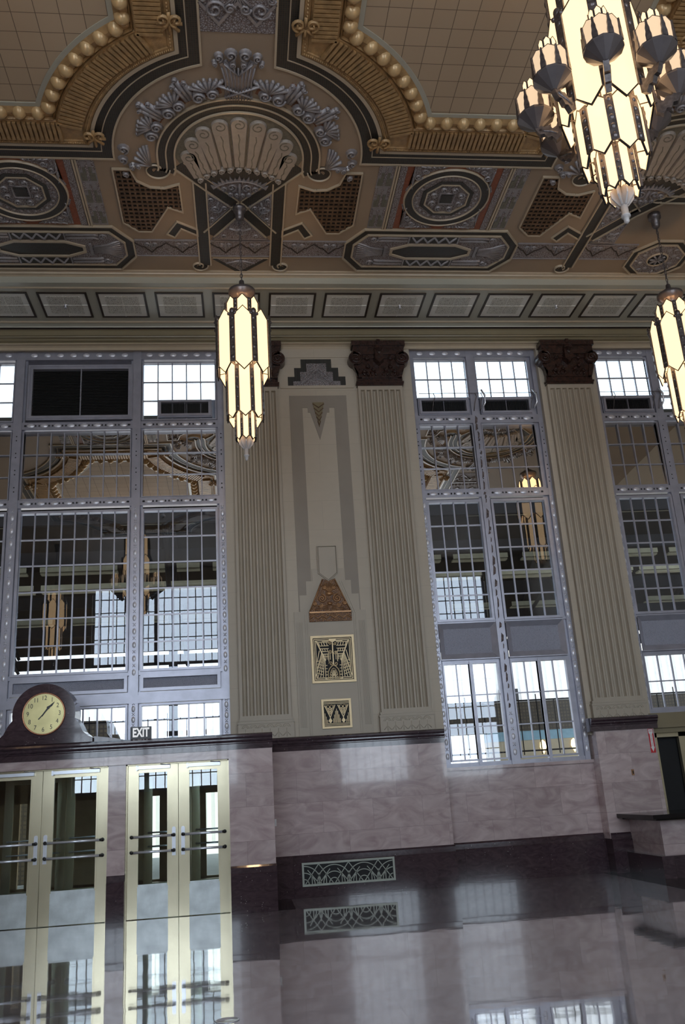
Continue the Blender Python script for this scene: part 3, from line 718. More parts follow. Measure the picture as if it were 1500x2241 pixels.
def medallion(xc, label):
    T = empty('ceiling_medallion'); tag(T, label, 'ceiling medallion', 'round ceiling medallions')
    y0, y1, yc = 11.88, 13.57, 12.69
    def rect(a, c_): return [(xc+a, y0), (xc+c_, y0), (xc+c_, y1), (xc+a, y1)]
    MB().prism(rect(-.92, .92), fr, 0, .006).build('red_ground', 'redtile', T)
    g, r_, gt, ln, rt = MB(), MB(), MB(), MB(), MB()
    for s_ in (-1, 1):
        g.prism([(xc+s_*.82, y0), (xc+s_*.93, y0), (xc+s_*.93, y1), (xc+s_*.82, y1)], fr, 0, .02)
        for o in (.96, 1.005): ln.strip([(xc+s_*o, y0-.02), (xc+s_*o, y1+.02)], .03, .03, fr)
        # stepped tile strip
        gt.prism([(xc+s_*1.02, y0), (xc+s_*1.29, y0), (xc+s_*1.29, y1), (xc+s_*1.02, y1)], fr, 0, .008)
        for k in range(3):
            yb = y1-.02-k*.56
            for (du, h0, h1) in ((0, .0, .50), (.05, .0, .36), (.095, .0, .22)):
                for q in ((-1, 1) if du else (1,)):
                    cu = xc+s_*1.155+q*du; (g if du == 0 else rt).prism([(cu-.022, yb-h1), (cu+.022, yb-h1), (cu+.022, yb-h0-.04), (cu-.022, yb-h0-.04)], fr, .004, .018)
            for q in (-1, 1): g.prism([(xc+s_*1.155+q*.135, yb-.30), (xc+s_*1.155+q*.085, yb-.30), (xc+s_*1.155+q*.085, yb-.54), (xc+s_*1.155+q*.135, yb-.54)], fr, .004, .016)
        # corner leaves
        for t_ in (-1, 1):
            cn = (xc+s_*.68, yc+t_*.78)
            poly = [(xc+s_*.70, yc+t_*.12), (xc+s_*.70, yc+t_*.84), (xc+s_*.10, yc+t_*.84)]+[(xc+s_*.79*math.cos(a_), yc+t_*.79*math.sin(a_)) for a_ in [PI/2-.25-i*(PI/2-.5)/8 for i in range(9)]]
            g.prism(poly, fr, 0, .022); r_ = MB()
            for (u, v, rr) in ((.60, .55, .07), (.50, .70, .06)): r_.ridge(spiral((xc+s_*u, yc+t_*v), rr, 0, 1.5), .026, .03, fr, w0=.02)
            for j in range(5): 
                r_.ridge([(xc+s_*.66, yc+t_*(.50-.06*j)), (xc+s_*(.69-.004*j), yc+t_*(.72-.10*j))], .022, .03, fr, w0=.018)
                r_.ridge([(xc+s_*(.44-.05*j), yc+t_*.78), (xc+s_*(.60-.10*j), yc+t_*.82)], .022, .03, fr, w0=.018)
            r_.build('corner_leaf', 'silver', T)
    r_ = MB()
    MB().prism(arc((xc, yc), .74, 0, 360, 48)[:-1], fr, 0, .02).build('round_ground', 'silverbg', T)
    for rr, wd in ((.745, .035), (.60, .03)): ln.ridge(arc((xc, yc), rr, 0, 360, 56)[:-1], wd, .05, fr, True)
    mo = MB(); mo.sweep(arc((xc, yc), .672, 0, 360, 56)[:-1], [(-.058, 0), (-.058, .03), (.058, .03), (.058, 0)], fr, True)
    oc = arc((xc, yc), .45, 22.5, 382.5, 8)[:-1]
    mo.strip(oc, .06, .035, fr, True); mo.prism([(xc-.10, yc-.11), (xc+.10, yc-.11), (xc+.10, yc+.11), (xc-.10, yc+.11)], fr, .02, .03)
    mo.build('mosaic_ring', 'mosaic', T)
    ln.strip(offset(oc, .05), .025, .045, fr, True)
    ln.build('medallion_moulding', 'line', T)
    for k in range(8):
        a_ = math.radians(k*45+22.5); c_ = (xc+.26*math.cos(a_), yc+.26*math.sin(a_)); r_.dome(c_, .07, .07, .045, fr, 10, 2); r_.ridge(spiral(c_, .06, k*45, 1.5), .024, .03, fr, w0=.04)
    for k in range(28):
        a_ = math.radians(k*360/28); r_.dome((xc+.525*math.cos(a_), yc+.525*math.sin(a_)), .038, .038, .04, fr, 8, 2)
    r_.ridge([(xc-.13, yc-.14), (xc+.13, yc-.14), (xc+.13, yc+.14), (xc-.13, yc+.14)], .03, .045, fr, True)
    g.build('medallion_panels', 'silverbg', T); r_.build('medallion_rosette', 'silver', T)
    gt.build('stepped_ground', 'silver', T); rt.build('stepped_tiles', 'greentile', T)
medallion(3.75, 'round ring medallion in the ceiling left of the large chandelier'); medallion(-3.44, 'round ring medallion in the ceiling at the left edge')

def octpanel(xc, label):
    T = empty('octagonal_ceiling_panel'); tag(T, label, 'ceiling panel', 'long octagonal ceiling panels')
    yc = 14.26
    P = [(xc-1.34, yc-.66), (xc+1.34, yc-.66), (xc+1.66, yc-.24), (xc+1.66, yc+.24), (xc+1.34, yc+.66), (xc-1.34, yc+.66), (xc-1.66, yc+.24), (xc-1.66, yc-.24)]
    MB().prism(P, fr, 0, .012).build('octagon_mosaic', 'mosaic', T)
    I = offset(P, .16); MB().prism(I, fr, 0, .022).build('octagon_ground', 'silverbg', T)
    ln, r_, d_ = MB(), MB(), MB()
    ln.strip(P, .028, .045, fr, True); ln.strip(I, .03, .045, fr, True)
    L_ = [(xc-.45, yc-.22), (xc+.45, yc-.22), (xc+.76, yc-.08), (xc+.76, yc+.08), (xc+.45, yc+.22), (xc-.45, yc+.22), (xc-.76, yc+.08), (xc-.76, yc-.08)]
    ln.strip(L_, .05, .05, fr, True); ln.build('octagon_moulding', 'line', T)
    MB().prism(L_, fr, .0, .026).build('black_lozenge', 'mosaic', T)
    for t_ in (-1, 1):
        yb = yc+t_*.37
        zz = [(xc-.42+i*.105, yb+(.085 if i % 2 else -.085)) for i in range(9)]
        d_.prism([(xc-.45, yb-.10), (xc+.45, yb-.10), (xc+.45, yb+.10), (xc-.45, yb+.10)], fr, .02, .026)
        r_.ridge(zz, .035, .03, fr, w0=.024)
        for s_ in (-1, 1):
            for dv in (-.06, .03): r_.ridge([(xc+s_*.50, yb+dv), (xc+s_*.98, yb+dv), (xc+s_*1.06, yb+dv+t_*-.02)], .055, .035, fr, w0=.018)
            r_.ridge(spiral((xc+s_*1.13, yb-t_*.0), .075, 0, 1.6*s_*t_), .03, .035, fr, w0=.02)
            r_.strip([(xc+s_*.47, yb-.12), (xc+s_*.47, yb+.12)], .025, .035, fr)
    for s_ in (-1, 1):
        for j in range(-4, 5): 
            y_ = yc+j*.05; r_.ridge([(xc+s_*.93, yc+j*.018), (xc+s_*1.18, yc+j*.032), (xc+s_*1.42, yc+j*.066)], .03, .035, fr, w0=.018)
        r_.strip([(xc+s_*.88, yc-.16), (xc+s_*.88, yc+.16)], .05, .045, fr)
    r_.build('octagon_relief', 'silver', T); d_.build('zigzag_ground', 'mosaic', T)
octpanel(3.77, 'long black edged octagonal panel below the round medallion, right of centre'); octpanel(-3.44, 'long black edged octagonal panel at the left edge of the ceiling')
# small corner octagon, mosaic bar with curl
T = empty('corner_octagon_panel'); tag(T, 'small black edged octagon with a dark rosette at the right edge of the ceiling', 'ceiling panel')
oc = arc((8.45, 14.46), .66, 22.5, 382.5, 8)[:-1]
MB().prism(oc, fr, 0, .012).build('octagon_mosaic', 'mosaic', T); I = offset(oc, .13); MB().prism(I, fr, 0, .02).build('octagon_ground', 'silverbg', T)
b = MB(); b.strip(oc, .028, .045, fr, True); b.strip(I, .028, .045, fr, True); b.ridge(arc((8.45, 14.46), .20, 0, 360, 24)[:-1], .04, .05, fr, True); b.build('octagon_moulding', 'line', T)
MB().prism(arc((8.45, 14.46), .185, 0, 360, 20)[:-1], fr, .02, .03).build('rosette_ground', 'dark', T)
b = MB()
for k in range(8):
    a_ = math.radians(k*45); b.ridge([(8.45+.03*math.cos(a_), 14.46+.03*math.sin(a_)), (8.45+.16*math.cos(a_), 14.46+.16*math.sin(a_))], .035, .03, fr, w0=.03)
    a_ += .39; b.dome((8.45+.33*math.cos(a_), 14.46+.33*math.sin(a_)), .06, .06, .05, fr, 8, 2); b.ridge([(8.45+.38*math.cos(a_+.2), 14.46+.38*math.sin(a_+.2)), (8.45+.46*math.cos(a_+.3), 14.46+.46*math.sin(a_+.3))], .04, .04, fr, w0=.01)
b.build('octagon_relief', 'silver', T)
T = empty('curled_mosaic_bar'); tag(T, 'black mosaic bar with curled end beside the right hand lantern chain', 'ceiling ornament')
b, b2 = MB(), MB()
b.sweep([(7.66, 12.62), (10.2, 12.62)], [(-.085, 0), (-.085, .014), (.085, .014), (.085, 0)], fr)
b.sweep(arc((7.62, 12.53), .13, 90, 90+470, 26, .02), [(-.04, 0), (-.04, .014), (.04, .014), (.04, 0)], fr)
for o in (-.095, .095): b2.strip([(7.7, 12.62+o), (10.2, 12.62+o)], .026, .04, fr)
b2.ridge(arc((7.62, 12.53), .19, 60, 90+400, 26, .06), .026, .04, fr)
b.build('bar_mosaic', 'mosaic', T); b2.build('bar_moulding', 'line', T)
T = empty('sloping_frieze'); tag(T, 'silvered frieze strip right of the right hand lantern chain', 'ceiling frieze')
MB().prism([(8.75, 12.9), (9.2, 12.9), (9.2, 13.75), (8.75, 13.75)], fr, 0, .012).build('frieze_ground', 'silverbg', T)
b = MB(); b.strip([(8.75, 12.9), (9.2, 12.9), (9.2, 13.75), (8.75, 13.75)], .025, .035, fr, True); b.ridge([(8.78, 13.0), (9.15, 13.2), (8.78, 13.4), (9.15, 13.6)], .03, .03, fr, w0=.01); b.build('frieze_scrolls', 'silver', T)
# small sprinkler heads on the ceiling
for (x_, y_, l) in ((-1.6+.06, 11.97, 'left of the central arch'), (1.93, 11.96, 'right of the central arch')):
    s_ = MB().lathe([(.035, 0), (.035, -.015), (.015, -.02), (.012, -.05), (.028, -.055), (.028, -.062), (.004, -.065)], 10, (x_, y_, ZC)).build('ceiling_sprinkler', 'chrome', loc=(x_, y_, ZC)); tag(s_, 'small chrome sprinkler head on the ceiling '+l, 'sprinkler', 'ceiling sprinklers')

# soffit panels
FS = CE(ZS)
names = ['leftmost', 'second', 'third', 'fourth', 'fifth', 'sixth', 'seventh', 'eighth', 'ninth', 'tenth', 'eleventh', 'twelfth', 'thirteenth', 'fourteenth']
proto = None
for i, k in enumerate(range(-6, 8)):
    x0 = 1.84+1.1265*k
    if proto is None:
        T = empty('soffit_plaque', (x0, 15.89, ZS)); f0 = lambda u, v, w_: (u, v, -w_)
        R = lambda a: [(a, -.465+a), (.947-a, -.465+a), (.947-a, .465-a), (a, .465-a)]
        MB().strip(offset(R(0), .02), .04, .02, f0, True).build('dark_border', 'darkline', T)
        MB().prism(R(.04), f0, 0, .008).build('pale_margin', 'panelb', T)
        MB().prism(R(.15), f0, 0, .014).build('lace_centre', 'lacepanel', T)
        b = MB(); b.strip([(.4735, -.42), (.4735, .42)], .010, .020, f0); b.strip([(.05, 0), (.9, 0)], .010, .020, f0); b.build('cross_ribs', 'panelb', T)
        proto = T
    else:
        T = copy_tree(proto); T.location = (x0, 15.89, ZS)
    tag(T, 'pale lace patterned soffit panel, %s%s in the row above the windows' % (names[i], ' from the left' if i else ''), 'soffit panel', 'lace panels along the soffit')
for (k, l) in ((-5, 'second panel from the left'), (1, 'panel just right of the central lantern'), (4, 'panel above the right pilaster')):
    x_ = 1.84+1.1265*k+.4735
    s_ = MB().lathe([(.04, 0), (.04, -.02), (.018, -.03), (.015, -.06), (.03, -.065), (.03, -.075), (.004, -.08)], 10, (x_, 15.89, ZS)).build('soffit_sprinkler', 'chrome', loc=(x_, 15.89, ZS)); tag(s_, 'small sprinkler head in the middle of the '+l, 'sprinkler', 'soffit sprinklers')

# ================================================================== PILASTERS
def pilaster(x0, x1, zb, label):
    T = empty('pilaster', ((x0+x1)/2, 16.95, zb)); tag(T, label, 'pilaster', 'fluted pilasters with dark capitals')
    xc = (x0+x1)/2; hw = (x1-x0)/2; Y = 16.95
    P = []; n = 7; m_ = .035; fw = (2*hw-2*m_)/n; g = fw*.26
    prof = [(x0, Y+.10), (x0, Y)]
    for i in range(n):
        a = x0+m_+i*fw+g/2; c_ = a+fw-g
        prof.append((a, Y))
        for j in range(1, 6): t = j/6; prof.append((a+(c_-a)*t, Y+.078*math.sin(PI*t)**.7))
        prof.append((c_, Y))
    prof += [(x1, Y), (x1, Y+.10)]
    k = len(prof); z0, z1 = 3.19, 9.88; loc = (xc, Y, zb)
    b = MB(); v = [(x, y, z0) for x, y in prof]+[(x, y, z1) for x, y in prof]
    b.add(v, [(i, i+1, k+i+1, k+i) for i in range(k-1)])
    b.box(x0, x1, Y, Y+.10, 9.88, 9.97); b.box(x0, x1, Y, Y+.10, 3.13, 3.19)
    o = b.build('shaft', 'pil', T, recalc=False, loc=loc); o.location = (0, 0, 0)
    b = MB(); b.box(x0-.03, x1+.03, Y-.02, Y+.10, 3.09, 3.13); b.box(x0-.05, x1+.05, Y-.035, Y+.10, 3.04, 3.075); b.box(x0-.04, x1+.04, Y-.02, Y+.10, 2.72, 3.04); b.box(x0-.025, x1+.025, Y-.01, Y+.10, 3.075, 3.09)
    f = WL(Y-.02)
    for i in range(6):
        u = x0+.02+(x1-x0-.04)*(i+.5)/6
        b.ridge(arc((u, 2.96), .065, 0, 180, 10), .014, .010, f); b.ridge(arc((u, 2.96), .038, 0, 180, 8), .012, .010, f)
        b.ridge([(u-.07, 2.80), (u, 2.88), (u+.07, 2.80)], .014, .010, f); b.ridge([(u, 2.78), (u, 2.94)], .012, .010, f)
    o = b.build('base', 'pil', T, loc=loc); o.location = (0, 0, 0)
    # capital
    b = MB()
    b.box(x0-.02, x1+.02, Y-.03, Y+.10, 9.97, 10.02); b.box(x0-.035, x1+.035, Y-.05, Y+.10, 10.02, 10.06); b.box(x0-.01, x1+.01, Y-.02, Y+.10, 10.06, 10.18)
    f = WL(Y)
    b.prism([(x0, 10.14), (x1, 10.14), (x1+.05, 10.60), (x0-.05, 10.60)], f, -.10, .05)
    b.prism([(x0-.07, 10.66), (x1+.07, 10.66), (x1+.07, 10.86), (x0-.07, 10.86)], f, -.10, .13)
    b.prism([(x0-.10, 10.86), (x1+.10, 10.86), (x1+.10, 10.97), (x0-.10, 10.97)], f, -.10, .17)
    b.prism([(x0-.04, 10.58), (x1+.04, 10.58), (x1+.04, 10.67), (x0-.04, 10.67)], f, -.10, .09)
    o = b.build('capital', 'capital', T, loc=loc); o.location = (0, 0, 0)
    for s_ in (-1, 1):
        v_ = MB(); c = (xc+s_*(hw+.02), 10.58)
        v_.prism(arc(c, .165, 0, 360, 20)[:-1], f, -.10, .13, .012); v_.ridge(spiral(c, .145, 90, 1.8*s_), .04, .035, f, w0=.125); v_.dome(c, .035, .035, .19, f, 10, 3)
        v_.prism([(c[0]-.06, 10.42), (c[0]+.06, 10.42), (xc+s_*(hw-.01), 10.14), (xc+s_*(hw-.09), 10.14)], f, -.08, .09)
        q = v_.build('volute', 'capital', o, loc=loc); q.location = (0, 0, 0)
        v_ = MB()
        for (u, z, r) in ((.26, 10.60, .075), (.25, 10.40, .06), (.14, 10.32, .05), (.33, 10.28, .05)): v_.dome((xc+s_*u, z), r, r, .10, f, 10, 2); v_.ridge(spiral((xc+s_*u, z), r*.8, 90, 1.5*s_), .024, .03, f, w0=.085)
        for j in range(4): v_.ridge([(xc+s_*(.08+.08*j), 10.18), (xc+s_*(.10+.09*j), 10.27)], .04, .05, f, w0=.04)
        q = v_.build('capital_scrolls', 'capital', o, loc=loc); q.location = (0, 0, 0)
    v_ = MB()
    v_.prism(arc((xc, 10.78), .12, 0, 180, 12)+[(xc-.12, 10.52), (xc, 10.40), (xc+.12, 10.52)], f, 0, .19, .03)
    v_.ridge(arc((xc, 10.77), .085, -10, 190, 12), .02, .03, f, w0=.185)
    for j in range(-2, 3): v_.ridge([(xc, 10.62), (xc+j*.035, 10.80-.01*abs(j))], .02, .025, f, w0=.185)
    v_.prism([(xc-.035, 10.90), (xc+.035, 10.90), (xc+.035, 10.99), (xc-.035, 10.99)], f, 0, .20)
    q = v_.build('cartouche', 'bronzeh' if False else 'capital', o, loc=loc); q.location = (0, 0, 0)
pilaster(-.075, .885, 2.74, 'cream fluted pilaster partly behind the central hanging lantern')
pilaster(2.60, 3.565, 2.74, 'cream fluted pilaster right of the tall wall panel')
pilaster(6.80, 7.83, 2.80, 'cream fluted pilaster between the two right hand windows')

# ================================================================== TALL WALL PANEL
T = empty('wall_panel', (0, 0, 0)); tag(T, 'tall taupe painted wall panel with stepped outlines between two pilasters', 'wall panel')
f = WL(YP); c = 1.735
MB().box(.95, 2.52, YP-.02, YP, 10.70, 10.90).build('top_band', 'cream', T)
b = MB(); b.prism([(c-.61, 9.80), (c+.61, 9.80), (c+.61, 9.63), (c-.61, 9.63)], f, 0, .012)
b = MB()
W = [(c-.61, 9.80), (c-.61, 5.15), (c-.56, 5.15), (c-.56, 5.15), (c-.32, 5.15), (c-.32, 9.52), (c-.23, 9.52), (c-.23, 9.41), (c-.18, 9.41), (c, 8.78), (c+.18, 9.41), (c+.23, 9.41), (c+.23, 9.52), (c+.32, 9.52), (c+.32, 5.15), (c+.61, 5.15), (c+.61, 9.80)]
b.prism([(c-.61, 5.15), (c-.34, 5.15), (c-.34, 9.80), (c-.61, 9.80)], f, 0, .010); b.prism([(c+.34, 5.15), (c+.61, 5.15), (c+.61, 9.80), (c+.34, 9.80)], f, 0, .010)
b.prism([(c-.34, 9.52), (c-.23, 9.52), (c-.23, 9.41), (c-.18, 9.41), (c, 8.78), (c+.18, 9.41), (c+.23, 9.41), (c+.23, 9.52), (c+.34, 9.52), (c+.34, 9.80), (c-.34, 9.80)], f, 0, .010)
b.prism([(c-.19, 6.46), (c+.19, 6.46), (c+.19, 5.9), (c-.19, 5.9)], f, .0, .016)
b.build('taupe_field', 'taupe', T)
b = MB()
b.prism([(c-.19, 6.0), (c-.32, 6.0), (c-.32, 5.75), (c-.45, 5.75), (c-.45, 5.47), (c-.59, 5.47), (c-.59, 5.14), (c-.71, 5.14), (c-.71, 2.76), (c+.71, 2.76), (c+.71, 5.14), (c+.59, 5.14), (c+.59, 5.47), (c+.45, 5.47), (c+.45, 5.75), (c+.32, 5.75), (c+.32, 6.0), (c+.19, 6.0)], f, 0, .022)
b.build('stepped_field', 'pil', T)
b = MB(); b.prism([(c-.19, 6.46), (c+.19, 6.46), (c+.19, 5.90), (c, 5.74), (c-.19, 5.90)], f, .02, .05, .02)
b.strip([(c-.19, 6.46), (c+.19, 6.46), (c+.19, 5.90), (c, 5.74), (c-.19, 5.90)], .012, .06, f, True)
b.build('keystone', 'pil', T)
b = MB()
for s_ in (-1, 1):
    for i in range(6): b.strip([(c+s_*(.56+.022*i), 4.93), (c+s_*(.56+.022*i), 2.93)], .009, .034, f)
    for o in (.46, .50): b.strip([(c+s_*o, 2.78), (c+s_*o, 5.08), (c+s_*(o-.24), 5.74)], .012, .034, f)
b.build('reeded_border', 'pil', T)
b = MB(); b.prism([(c-.125, 9.635), (c+.125, 9.635), (c, 9.07)], f, 0, .03); b.build('dart_ground', 'olive', T)
b = MB()
for i in range(5): z = 9.60-i*.1; hw = .125*(z-9.07)/.565; b.strip([(c-hw, z), (c, z-.09), (c+hw, z)], .016, .045, f)
b.build('dart_chevrons', 'mesh', T)
# stepped black crest
b = MB(); b.prism([(c-.33, 10.66), (c+.33, 10.66), (c+.33, 10.455), (c+.475, 10.455), (c+.475, 10.245), (c+.62, 10.245), (c+.62, 10.03), (c-.62, 10.03), (c-.62, 10.245), (c-.475, 10.245), (c-.475, 10.455), (c-.33, 10.455)], f, 0, .012); b.build('black_stepped_tile', 'mosaic', T)
S = [(c-.215, 10.55), (c+.215, 10.55), (c+.215, 10.35), (c+.35, 10.35), (c+.35, 10.13), (c+.505, 10.13), (c+.505, 10.03), (c-.505, 10.03), (c-.505, 10.13), (c-.35, 10.13), (c-.35, 10.35), (c-.215, 10.35)]
MB().prism(S, f, .0, .03).build('crest_panel', 'silverbg', T)
b = MB()
for s_ in (-1, 1):
    for (u, z, r) in ((.14, 10.47, .07), (.08, 10.22, .05), (.29, 10.27, .05), (.40, 10.08, .035), (.15, 10.14, .035)): b.ridge(spiral((c+s_*u, z), r, 90, 1.5*s_), .026, .03, f, w0=.028)
    b.ridge([(c+s_*.04, 10.40), (c+s_*.40, 10.06)], .025, .03, f, w0=.028); b.ridge([(c, 10.36), (c+s_*.30, 10.06)], .025, .03, f, w0=.028)
b.ridge(arc((c, 9.98), .19, 15, 165, 14), .03, .03, f, w0=.028); b.ridge([(c, 10.17), (c, 10.36)], .04, .035, f, w0=.028); b.build('crest_scrolls', 'silver', T)
MB().box(.95, 2.52, YP-.03, YP, 9.97, 10.03).build('crest_sill', 'cream', T)
# bronze pyramid
T = empty('bronze_relief', (c, YP-.02, 4.93)); tag(T, 'bronze coloured pyramid shaped relief above the gold wall grilles', 'wall relief')
f = WL(YP-.02)
MBp = MB().prism([(c-.42, 4.93), (c+.42, 4.93), (c+.42, 5.12), (c+.13, 5.79), (c, 5.74), (c-.13, 5.79), (c-.42, 5.12)], f, 0, .03); o = MBp.build('relief_ground', 'bronze', T, loc=(c, YP-.02, 4.93)); o.location = (0, 0, 0)
b = MB(); b.strip([(c-.41, 5.11), (c+.41, 5.11)], .03, .06, f); b.ridge([(c-.41+.082*i, 4.99+(.06 if i % 2 else 0)) for i in range(11)], .022, .035, f, w0=.02)
for s_ in (-1, 1):
    for (u, z, r) in ((.15, 5.38, .085), (.30, 5.28, .04), (.10, 5.60, .04), (.18, 5.24, .04)): b.ridge(spiral((c+s_*u, z), r, 90, 1.7*s_), .028, .04, f, w0=.025)
    b.ridge([(c+s_*.40, 5.14), (c+s_*.12, 5.76)], .025, .04, f, w0=.02)
    for j in range(3): b.ridge([(c+s_*.04, 5.18+.03*j), (c+s_*(.30-.03*j), 5.16+.035*j)], .018, .03, f, w0=.025)
for j in range(-4, 5): b.ridge([(c, 5.50), (c+j*.04, 5.70-.012*abs(j))], .02, .035, f, w0=.025)
b.dome((c, 5.28), .06, .045, .08, f); b.dome((c, 5.48), .09, .05, .07, f)
o = b.build('relief_ornament', 'bronzeh', T, loc=(c, YP-.02, 4.93)); o.location = (0, 0, 0)

# gold wall grilles
def back_plate(T, x0, x1, z0, z1, f): MB().prism([(x0, z0), (x1, z0), (x1, z1), (x0, z1)], f, 0, .008).build('grille_void', 'dark', T)
f = WL(YP-.022)
T = empty('wall_grille'); tag(T, 'larger square gold pierced grille with fan and scroll design on the wall panel', 'wall grille', 'gold wall grilles')
x0, x1, z0, z1 = 1.318, 2.163, 3.742, 4.648; back_plate(T, x0+.02, x1-.02, z0+.02, z1-.02, f); xc = (x0+x1)/2; H = z1-z0
b = MB(); Rr = lambda a: [(x0+a, z0+a), (x1-a, z0+a), (x1-a, z1-a), (x0+a, z1-a)]
b.strip(Rr(.02), .045, .035, f, True); b.build('grille_frame', 'grille', T)
b = MB()
for a in (.064, .094): b.strip(Rr(a), .013, .025, f, True)
def g(u, v): return (xc+u, z0+v)   # u from centre, v from the bottom, metres
for s_ in (-1, 1):
    b.strip([g(s_*.31, .80), g(s_*.15, .42)], .022, .025, f); b.strip([g(s_*.20, .80), g(s_*.06, .80)], .012, .025, f)
    for v in (.78, .71, .655, .60, .55, .50): 
        u1 = .31-(.80-v)*.42; b.strip([g(s_*.075, v), g(s_*u1, v)], .012, .022, f)
    for u_ in (.12, .17, .22, .27): b.strip([g(s_*u_, .78), g(s_*(u_-.02), .71)], .012, .022, f)
    for u_ in (.11, .155, .20): b.strip([g(s_*u_, .655), g(s_*(u_-.01), .60)], .012, .022, f)
    for u_ in (.105, .14, .17): b.strip([g(s_*u_, .55), g(s_*u_, .44)], .01, .022, f)
    for i in range(5): b.strip([g(s_*(.16+.012*i), .45+.02*i), g(s_*(.14+.05*i+.02), .11)], .012, .022, f)
    b.strip([g(s_*.26, .62), g(s_*.315, .40)], .013, .022, f); b.strip([g(s_*.22, .56), g(s_*.315, .28)], .013, .022, f)
    for v in (.16, .22, .28, .34, .40): b.strip([g(s_*.20, v-.01), g(s_*.315, v+.03)], .011, .022, f)
    for v in (.15, .21, .27, .33): b.strip([g(s_*.12, v), g(s_*.17, v)], .011, .022, f)
    for (u_, v, r, a0) in ((.05, .36, .042, 180), (.05, .58, .042, 180), (.05, .75, .032, 180)): b.ridge(spiral(g(s_*u_, v), r, a0, 1.25*s_), .017, .028, f)
    b.strip([g(s_*.085, .60), g(s_*.085, .40)], .012, .022, f); b.strip([g(s_*.055, .60), g(s_*.055, .44)], .01, .022, f)
    b.strip([g(s_*.16, .10), g(s_*.16, .07), g(s_*.11, .07), g(s_*.11, .20)], .013, .022, f)
b.strip([g(0, .34), g(0, .82)], .022, .03, f)
b.ridge([g(-.11, .06), g(-.11, .20), g(-.085, .26), g(-.04, .31), g(0, .335), g(.04, .31), g(.085, .26), g(.11, .20), g(.11, .06)], .022, .03, f)
b.ridge([g(-.075, .06), g(-.07, .18), g(-.035, .25), g(0, .275), g(.035, .25), g(.07, .18), g(.075, .06)], .016, .028, f)
b.ridge([g(-.03, .06), g(-.025, .10), g(0, .135), g(.025, .10), g(.03, .06)], .012, .028, f)
for j in range(-4, 5): a_ = math.radians(90+j*20); b.strip([g(.03*math.cos(a_), .08+.05*math.sin(a_)), g(.072*math.cos(a_), .08+.17*math.sin(a_)*.95)], .010, .022, f)
b.prism([g(-.075, .845), g(.075, .845), g(.06, .80), g(0, .77), g(-.06, .80)], f, 0, .035)
b.build('grille_tracery', 'grille', T)
T = empty('wall_grille'); tag(T, 'smaller square gold pierced grille with two arrowheads, just above the marble ledge', 'wall grille', 'gold wall grilles')
x0, x1, z0, z1 = 1.466, 2.030, 2.888, 3.426; back_plate(T, x0+.02, x1-.02, z0+.02, z1-.02, f); xc = (x0+x1)/2
MB().strip(Rr(.018), .04, .035, f, True).build('grille_frame', 'grille', T)
b = MB()
for v in (.06, .085): b.strip([g(-.24, v), g(.24, v)], .010, .022, f)
for v in (.455, .48): b.strip([g(-.24, v), g(.24, v)], .010, .022, f)
for s_ in (-1, 1):
    cu = s_*.125
    b.strip([g(cu-.10, .43), g(cu, .20), g(cu+.10, .43)], .014, .026, f); b.strip([g(cu-.075, .43), g(cu, .26), g(cu+.075, .43)], .009, .022, f)
    for v in (.27, .31, .35): b.strip([g(cu-.035, v), g(cu, v+.05), g(cu+.035, v)], .011, .024, f)
    b.ridge(arc(g(cu-.035, .40), .03, 0, 300, 10), .013, .024, f); b.ridge(arc(g(cu+.035, .40), .03, 180, -120, 10), .013, .024, f)
    b.prism([g(cu, .20), g(cu-.035, .14), g(cu-.01, .10), g(cu+.01, .10), g(cu+.035, .14)], f, 0, .028)
    for i, hgt in enumerate((.34, .28, .22, .16)): 
        b.strip([g(s_*(.245-.022*i), .10), g(s_*(.245-.022*i), hgt)], .009, .022, f)
for i, hgt in ((-3, .18), (-2, .25), (-1, .32), (0, .36), (1, .32), (2, .25), (3, .18)): b.strip([g(i*.022, .10), g(i*.022, hgt)], .010, .022, f)
b.build('grille_tracery', 'grille', T)

# ================================================================== MARBLE WAINSCOT
def cap_run(x0, x1, yf, yb, zt, name, endcap=True):
    # moulded dark marble ledge: profile in (y,z) pushed out at the front
    P = [(yb, zt), (yf-.05, zt), (yf-.085, zt-.02), (yf-.09, zt-.05), (yf-.07, zt-.075), (yf-.055, zt-.08), (yf-.055, zt-.10), (yf-.04, zt-.125), (yf-.02, zt-.135), (yf-.02, zt-.15), (yf-.005, zt-.16), (yf-.005, zt-.25), (yf, zt-.25), (yb, zt-.25)]
    n = len(P); v = [(x0, y, z) for y, z in P]+[(x1, y, z) for y, z in P]
    return struct(MB().add(v, [(i, (i+1) % n, n+(i+1) % n, n+i) for i in range(n)]+[list(range(n)), list(range(2*n-1, n-1, -1))]).build(name, 'redmarble'))
def base_run(x0, x1, yf, yb, zt, name):
    P = [(yb, 0), (yf-.05, 0), (yf-.05, zt-.13), (yf-.035, zt-.115), (yf-.03, zt-.03), (yf-.005, zt), (yb, zt)]
    n = len(P); v = [(x0, y, z) for y, z in P]+[(x1, y, z) for y, z in P]
    return struct(MB().add(v, [(i, (i+1) % n, n+(i+1) % n, n+i) for i in range(n)]+[list(range(n)), list(range(2*n-1, n-1, -1))]).build(name, 'redmarble'))
YD = 15.30
cap_run(XW, .46, YD, 17.04, 2.76, 'trim_16'); cap_run(.46, 3.74, 16.85, YP, 2.755, 'trim_17')
